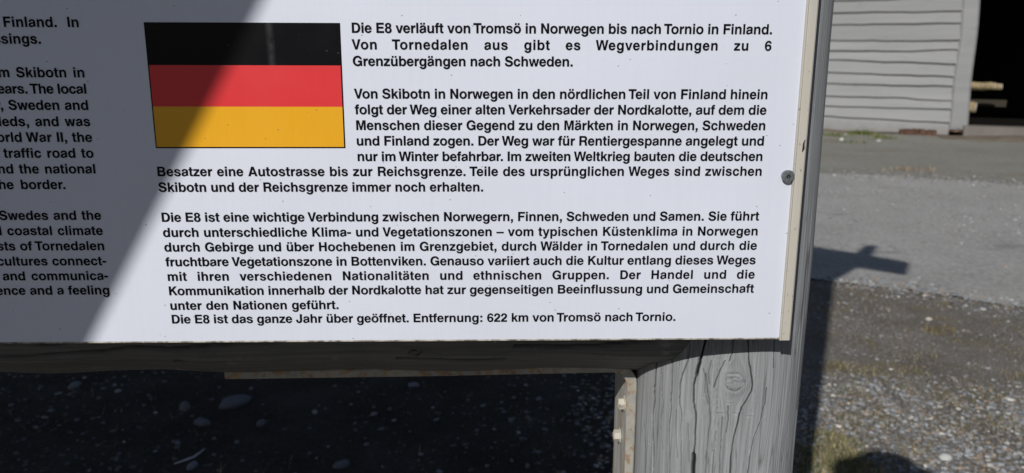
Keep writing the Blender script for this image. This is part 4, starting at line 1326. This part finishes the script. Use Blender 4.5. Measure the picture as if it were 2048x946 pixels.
def text_line(s, x0, x1, z, em, ragged=False):
    """One printed line between x0 and x1, its baseline at height z (relative)."""
    first = min(p[0] for c in GL[s[0]][1] for p in [tuple(map(float, t.lstrip('q').split(','))) for t in c.split()])
    last = GL[s[-1]][0] - max(p[0] for c in GL[s[-1]][1] for p in [tuple(map(float, t.lstrip('q').split(','))) for t in c.split()])
    nat = (line_width(s) - first - last) * em
    extra = (x1 - x0) - nat
    nsp = s.count(' '); nl = len(s) - 1
    if extra > 0 and nsp: ls = extra * LS_SHARE / nl; ws = extra * (1 - LS_SHARE) / nsp
    elif extra < 0: ls = extra / nl; ws = 0.0
    else: ls = extra / nl; ws = 0
    VV, FF, n = [], [], 0
    x = x0 - first * em
    for i, ch in enumerate(s):
        if i: x += KERN.get(s[i - 1:i + 1], 0) * em + ls
        if ch == ' ': x += 278 * em + ws; continue
        gv, gf = glyph_mesh(ch)
        VV.append(np.stack([x + gv[:, 0] * em, np.full(len(gv), -0.00035), Z(z) + gv[:, 1] * em], 1))
        FF += [[k + n for k in f] for f in gf]
        n += len(gv)
        x += GL[ch][0] * em
    mesh_obj('text_line', np.concatenate(VV), FF, M_ink, panel)


def U(u, v):
    p = on_y(u, v); return p[0], p[2] - GZ


EM = 0.01085 / 1000
DE = [("Die E8 verläuft von Tromsö in Norwegen bis nach Tornio in Finland.", (704.1, 65.4), (1543.3, 68.6)),
      ("Von Tornedalen aus gibt es Wegverbindungen zu 6", (704, 98.3), (1542, 101.5)),
      ("Grenzübergängen nach Schweden.", (706, 131.2), (1145, 133.4)),
      ("Von Skibotn in Norwegen in den nördlichen Teil von Finland hinein", (708.5, 196.7), (1534, 198.3)),
      ("folgt der Weg einer alten Verkehrsader der Nordkalotte, auf dem die", (710, 228.4), (1532, 229.2)),
      ("Menschen dieser Gegend zu den Märkten in Norwegen, Schweden", (712.9, 259.8), (1529.7, 260.2)),
      ("und Finland zogen. Der Weg war für Rentiergespanne angelegt und", (714, 291), (1526.9, 290.7)),
      ("nur im Winter befahrbar. Im zweiten Weltkrieg bauten die deutschen", (715.7, 322), (1524, 321.6)),
      ("Besatzer eine Autostrasse bis zur Reichsgrenze. Teile des ursprünglichen Weges sind zwischen", (316, 351.6), (1522.5, 351.9)),
      ("Skibotn und der Reichsgrenze immer noch erhalten.", (318, 382.8), (966, 383.4)),
      ("Die E8 ist eine wichtige Verbindung zwischen Norwegern, Finnen, Schweden und Samen. Sie führt", (324.5, 443), (1517.2, 441.2)),
      ("durch unterschiedliche Klima- und Vegetationszonen – vom typischen Küstenklima in Norwegen", (327, 473.5), (1514.5, 470.8)),
      ("durch Gebirge und über Hochebenen im Grenzgebiet, durch Wälder in Tornedalen und durch die", (329.7, 503.2), (1512.9, 499.2)),
      ("fruchtbare Vegetationszone in Bottenviken. Genauso variiert auch die Kultur entlang dieses Weges", (331.9, 532.6), (1510.5, 528)),
      ("mit ihren verschiedenen Nationalitäten und ethnischen Gruppen. Der Handel und die", (336.5, 561.8), (1508.5, 556.6)),
      ("Kommunikation innerhalb der Nordkalotte hat zur gegenseitigen Beeinflussung und Gemeinschaft", (339.2, 590.6), (1506.9, 584.8)),
      ("unter den Nationen geführt.", (341.7, 619.2), (677, 618.2)),
      ("Die E8 ist das ganze Jahr über geöffnet. Entfernung: 622 km von Tromsö nach Tornio.", (344.8, 647.0), (1350.2, 641.2))]
for s, a, b in DE:
    (xa, za), (xb, zb) = U(*a), U(*b)
    text_line(s, xa, xb, (za + zb) / 2, EM)
EN = [("Finland. In", 0, 10, (158, 54.3)), ("crossings.", None, 0, (82.5, 87.5)), ("from Skibotn in", 5, 34.7, (169.5, 154.7)), ("years. The local", 1, -2, (173.3, 187.3)),
      ("Norway, Sweden and", 6, 4, (177, 219.8)), ("sleds, and was", 7, 73, (181.3, 252.3)), ("World War II, the", 1, -4, (185, 283.7)), ("a traffic road to", 2, 10.6, (188, 315.4)),
      ("and the national", 1, -2, (191.5, 346.8)), ("the border.", 1, -1, (131.4, 378)), ("Swedes and the", 0, 1.0, (203, 439.4)), ("typical coastal climate", 8, 17, (206.3, 469.8)),
      ("forests of Tornedalen", 4, -4, (209.1, 500.2)), ("cultures connect-", 0, -3, (213.4, 530.3)), ("and communica-", 0, 8, (217, 559.8)), ("influence and a feeling", 5, -4, (219.5, 588.6))]
for s, k0, u0, b in EN:
    xb, zb = U(*b)
    w = line_width(s) * EM
    if k0 is not None:                              # word spaces as on the part of the line that shows
        sub = s[k0:]
        w += ((xb - U(u0, b[1])[0]) - (line_width(sub) - 110) * EM) * max(1, s.count(' ')) / max(1, sub.count(' '))
    text_line(s, xb - w + 0.0007, xb, zb, EM)

# ------------------------------------------------------------------ boards added out of frame to shade the panel's left part
Sv = np.array(SUN)
A1 = np.array([U(460, 0)[0], 0, U(460, 0)[1] + GZ]) + Sv * 1.45
B1 = np.array([U(124, 680)[0], 0, U(124, 680)[1] + GZ]) + Sv * 1.45
dd = (A1 - B1) / np.linalg.norm(A1 - B1)
p_hi = A1 + dd * ((2.50 - A1[2]) / dd[2]); p_lo = B1 + dd * ((0.0 - B1[2]) / dd[2])
lean = empty('added_shade_boards', (p_lo[0], p_lo[1], 0), label='unseen boards added to shade the left part of the panel', cat='boards')
perp = np.array([-dd[2], 0, dd[0]]); perp = perp if perp[0] < 0 else -perp
for kx in range(3):
    o0, o1 = kx * 0.152, kx * 0.152 + 0.1505
    V = [p_lo + perp * o0, p_hi + perp * o0, p_hi + perp * o1, p_lo + perp * o1]
    V = [v + np.array([0, 0, 0]) for v in V] + [v + np.array([0, -0.03, 0]) for v in V]
    V = np.array(V); V[:, 2] = np.maximum(V[:, 2], 0.006)
    mesh_obj('plank', V, [[0, 1, 2, 3], [7, 6, 5, 4], [0, 4, 5, 1], [1, 5, 6, 2], [2, 6, 7, 3], [3, 7, 4, 0]], M_plank, lean)
gdir = Sv - dd * (Sv[2] / dd[2])                 # the struts stand behind the boards, in line with the sun
for off in (0.12, 0.36):
    q0 = p_lo + perp * off + gdir * 0.95; q0[2] = 0.0
    q1 = p_lo + perp * off + dd * 2.35 + np.array([0, -0.05, 0])
    tube('strut', [q0, q1], 0.03, M_plank, lean, 12)

# ------------------------------------------------------------------ the reader behind the camera (out of frame; the hat's shadow falls on the gravel)
hg = on_ground(1786, 946)
hy = -0.98
hx = hg[0] - math.tan(AZ) * (hg[1] - hy)
hz = (hg[1] - hy) / math.cos(AZ) * math.tan(EL)
man = empty('person', (hx, hy, 0), label='person in a brimmed hat standing in front of the sign', cat='person')
k = (hz - 0.06) / 1.80
J = {'pel': (0, 0, 0.95, .13, .10), 'ab': (0, 0.0, 1.12, .125, .095), 'ch': (0, 0, 1.33, .15, .105), 'nk': (0, 0.0, 1.50, .055, .055), 'nk2': (0, 0.02, 1.56, .052, .055), 'hd': (0, 0.03, 1.66, .075, .09), 'ht': (0, 0.02, 1.74, .07, .085),
     'sl': (-.17, 0, 1.43, .06, .06), 'el': (-.23, -.05, 1.16, .045, .045), 'wl': (-.17, 0.13, 1.13, .028, .026),
     'sr': (.17, 0, 1.43, .06, .06), 'er': (.23, -.05, 1.16, .045, .045), 'wr': (.13, 0.13, 1.13, .028, .026),
     'hl': (-.10, 0, .90, .09, .09), 'kl': (-.12, .02, .50, .06, .06), 'al': (-.13, 0, .09, .042, .042), 'tl': (-.15, .14, .035, .035, .03),
     'hr': (.10, 0, .90, .09, .09), 'kr': (.12, .02, .50, .06, .06), 'ar': (.13, 0, .09, .042, .042), 'tr': (.15, .14, .035, .035, .03)}
Ed = [('pel', 'ab'), ('ab', 'ch'), ('ch', 'nk'), ('nk', 'nk2'), ('nk2', 'hd'), ('hd', 'ht'), ('ch', 'sl'), ('sl', 'el'), ('el', 'wl'), ('ch', 'sr'), ('sr', 'er'), ('er', 'wr'), ('pel', 'hl'), ('hl', 'kl'), ('kl', 'al'), ('al', 'tl'), ('pel', 'hr'), ('hr', 'kr'), ('kr', 'ar'), ('ar', 'tr')]
for sd, sg in (('l', -1), ('r', 1)):
    wx = J['w' + sd][0]
    J['p' + sd] = (wx - sg * 0.02, 0.19, 1.14, .034, .014); Ed.append(('w' + sd, 'p' + sd))
    for q in range(4):
        fx = wx - sg * 0.02 + (q - 1.5) * 0.021
        J['f%d' % q + sd] = (fx, 0.235, 1.15, .009, .009); J['g%d' % q + sd] = (fx, 0.262 - 0.006 * abs(q - 1), 1.165, .008, .008)
        Ed += [('p' + sd, 'f%d' % q + sd), ('f%d' % q + sd, 'g%d' % q + sd)]
    J['t1' + sd] = (wx - sg * 0.055, 0.185, 1.165, .010, .010); J['t2' + sd] = (wx - sg * 0.062, 0.22, 1.185, .009, .009)
    Ed += [('w' + sd, 't1' + sd), ('t1' + sd, 't2' + sd)]
names = list(J)
me = bpy.data.meshes.new('body')
me.from_pydata([(J[n][0] * k, J[n][1] * k, J[n][2] * k) for n in names], [(names.index(a), names.index(b)) for a, b in Ed], [])
body = bpy.data.objects.new('body', me); COL.objects.link(body); body.parent = man
body.modifiers.new('skin', 'SKIN')
if not me.skin_vertices: me.attributes  # layer made by the modifier below
try:
    bmx = bmesh.new(); bmx.from_mesh(me); lay = bmx.verts.layers.skin.verify()
    for v, n in zip(bmx.verts, names):
        v[lay].radius = (J[n][3] * k, J[n][4] * k); v[lay].use_root = (n == 'pel')
    bmx.to_mesh(me); bmx.free()
except Exception as ex:
    print('skin', ex)
sub = body.modifiers.new('sub', 'SUBSURF'); sub.levels = sub.render_levels = 2
M_cloth = Mat('dark_clothes', 0.9, 0.2).color((0.05, 0.055, 0.075)).m
me.materials.append(M_cloth)
V = []; Fs = []; seg = 40
pr = [(0.155, 0.0), (0.158, 0.004), (0.10, 0.008), (0.098, 0.06), (0.085, 0.09), (0.0, 0.10)]
for r, z in pr:
    for j in range(seg):
        t = 2 * math.pi * j / seg
        V.append((hx + r * 1.1 * math.cos(t), hy + 0.03 + r * 1.2 * math.sin(t), hz - 0.07 + z + (0.012 * math.cos(2 * t) if r > 0.12 else 0)))
for i in range(len(pr) - 1):
    for j in range(seg): Fs.append([i * seg + j, i * seg + (j + 1) % seg, (i + 1) * seg + (j + 1) % seg, (i + 1) * seg + j])
mesh_obj('hat', V, Fs, Mat('straw', 0.8).color((0.35, 0.28, 0.16)).m, man)
print('hat at', hx, hy, hz)
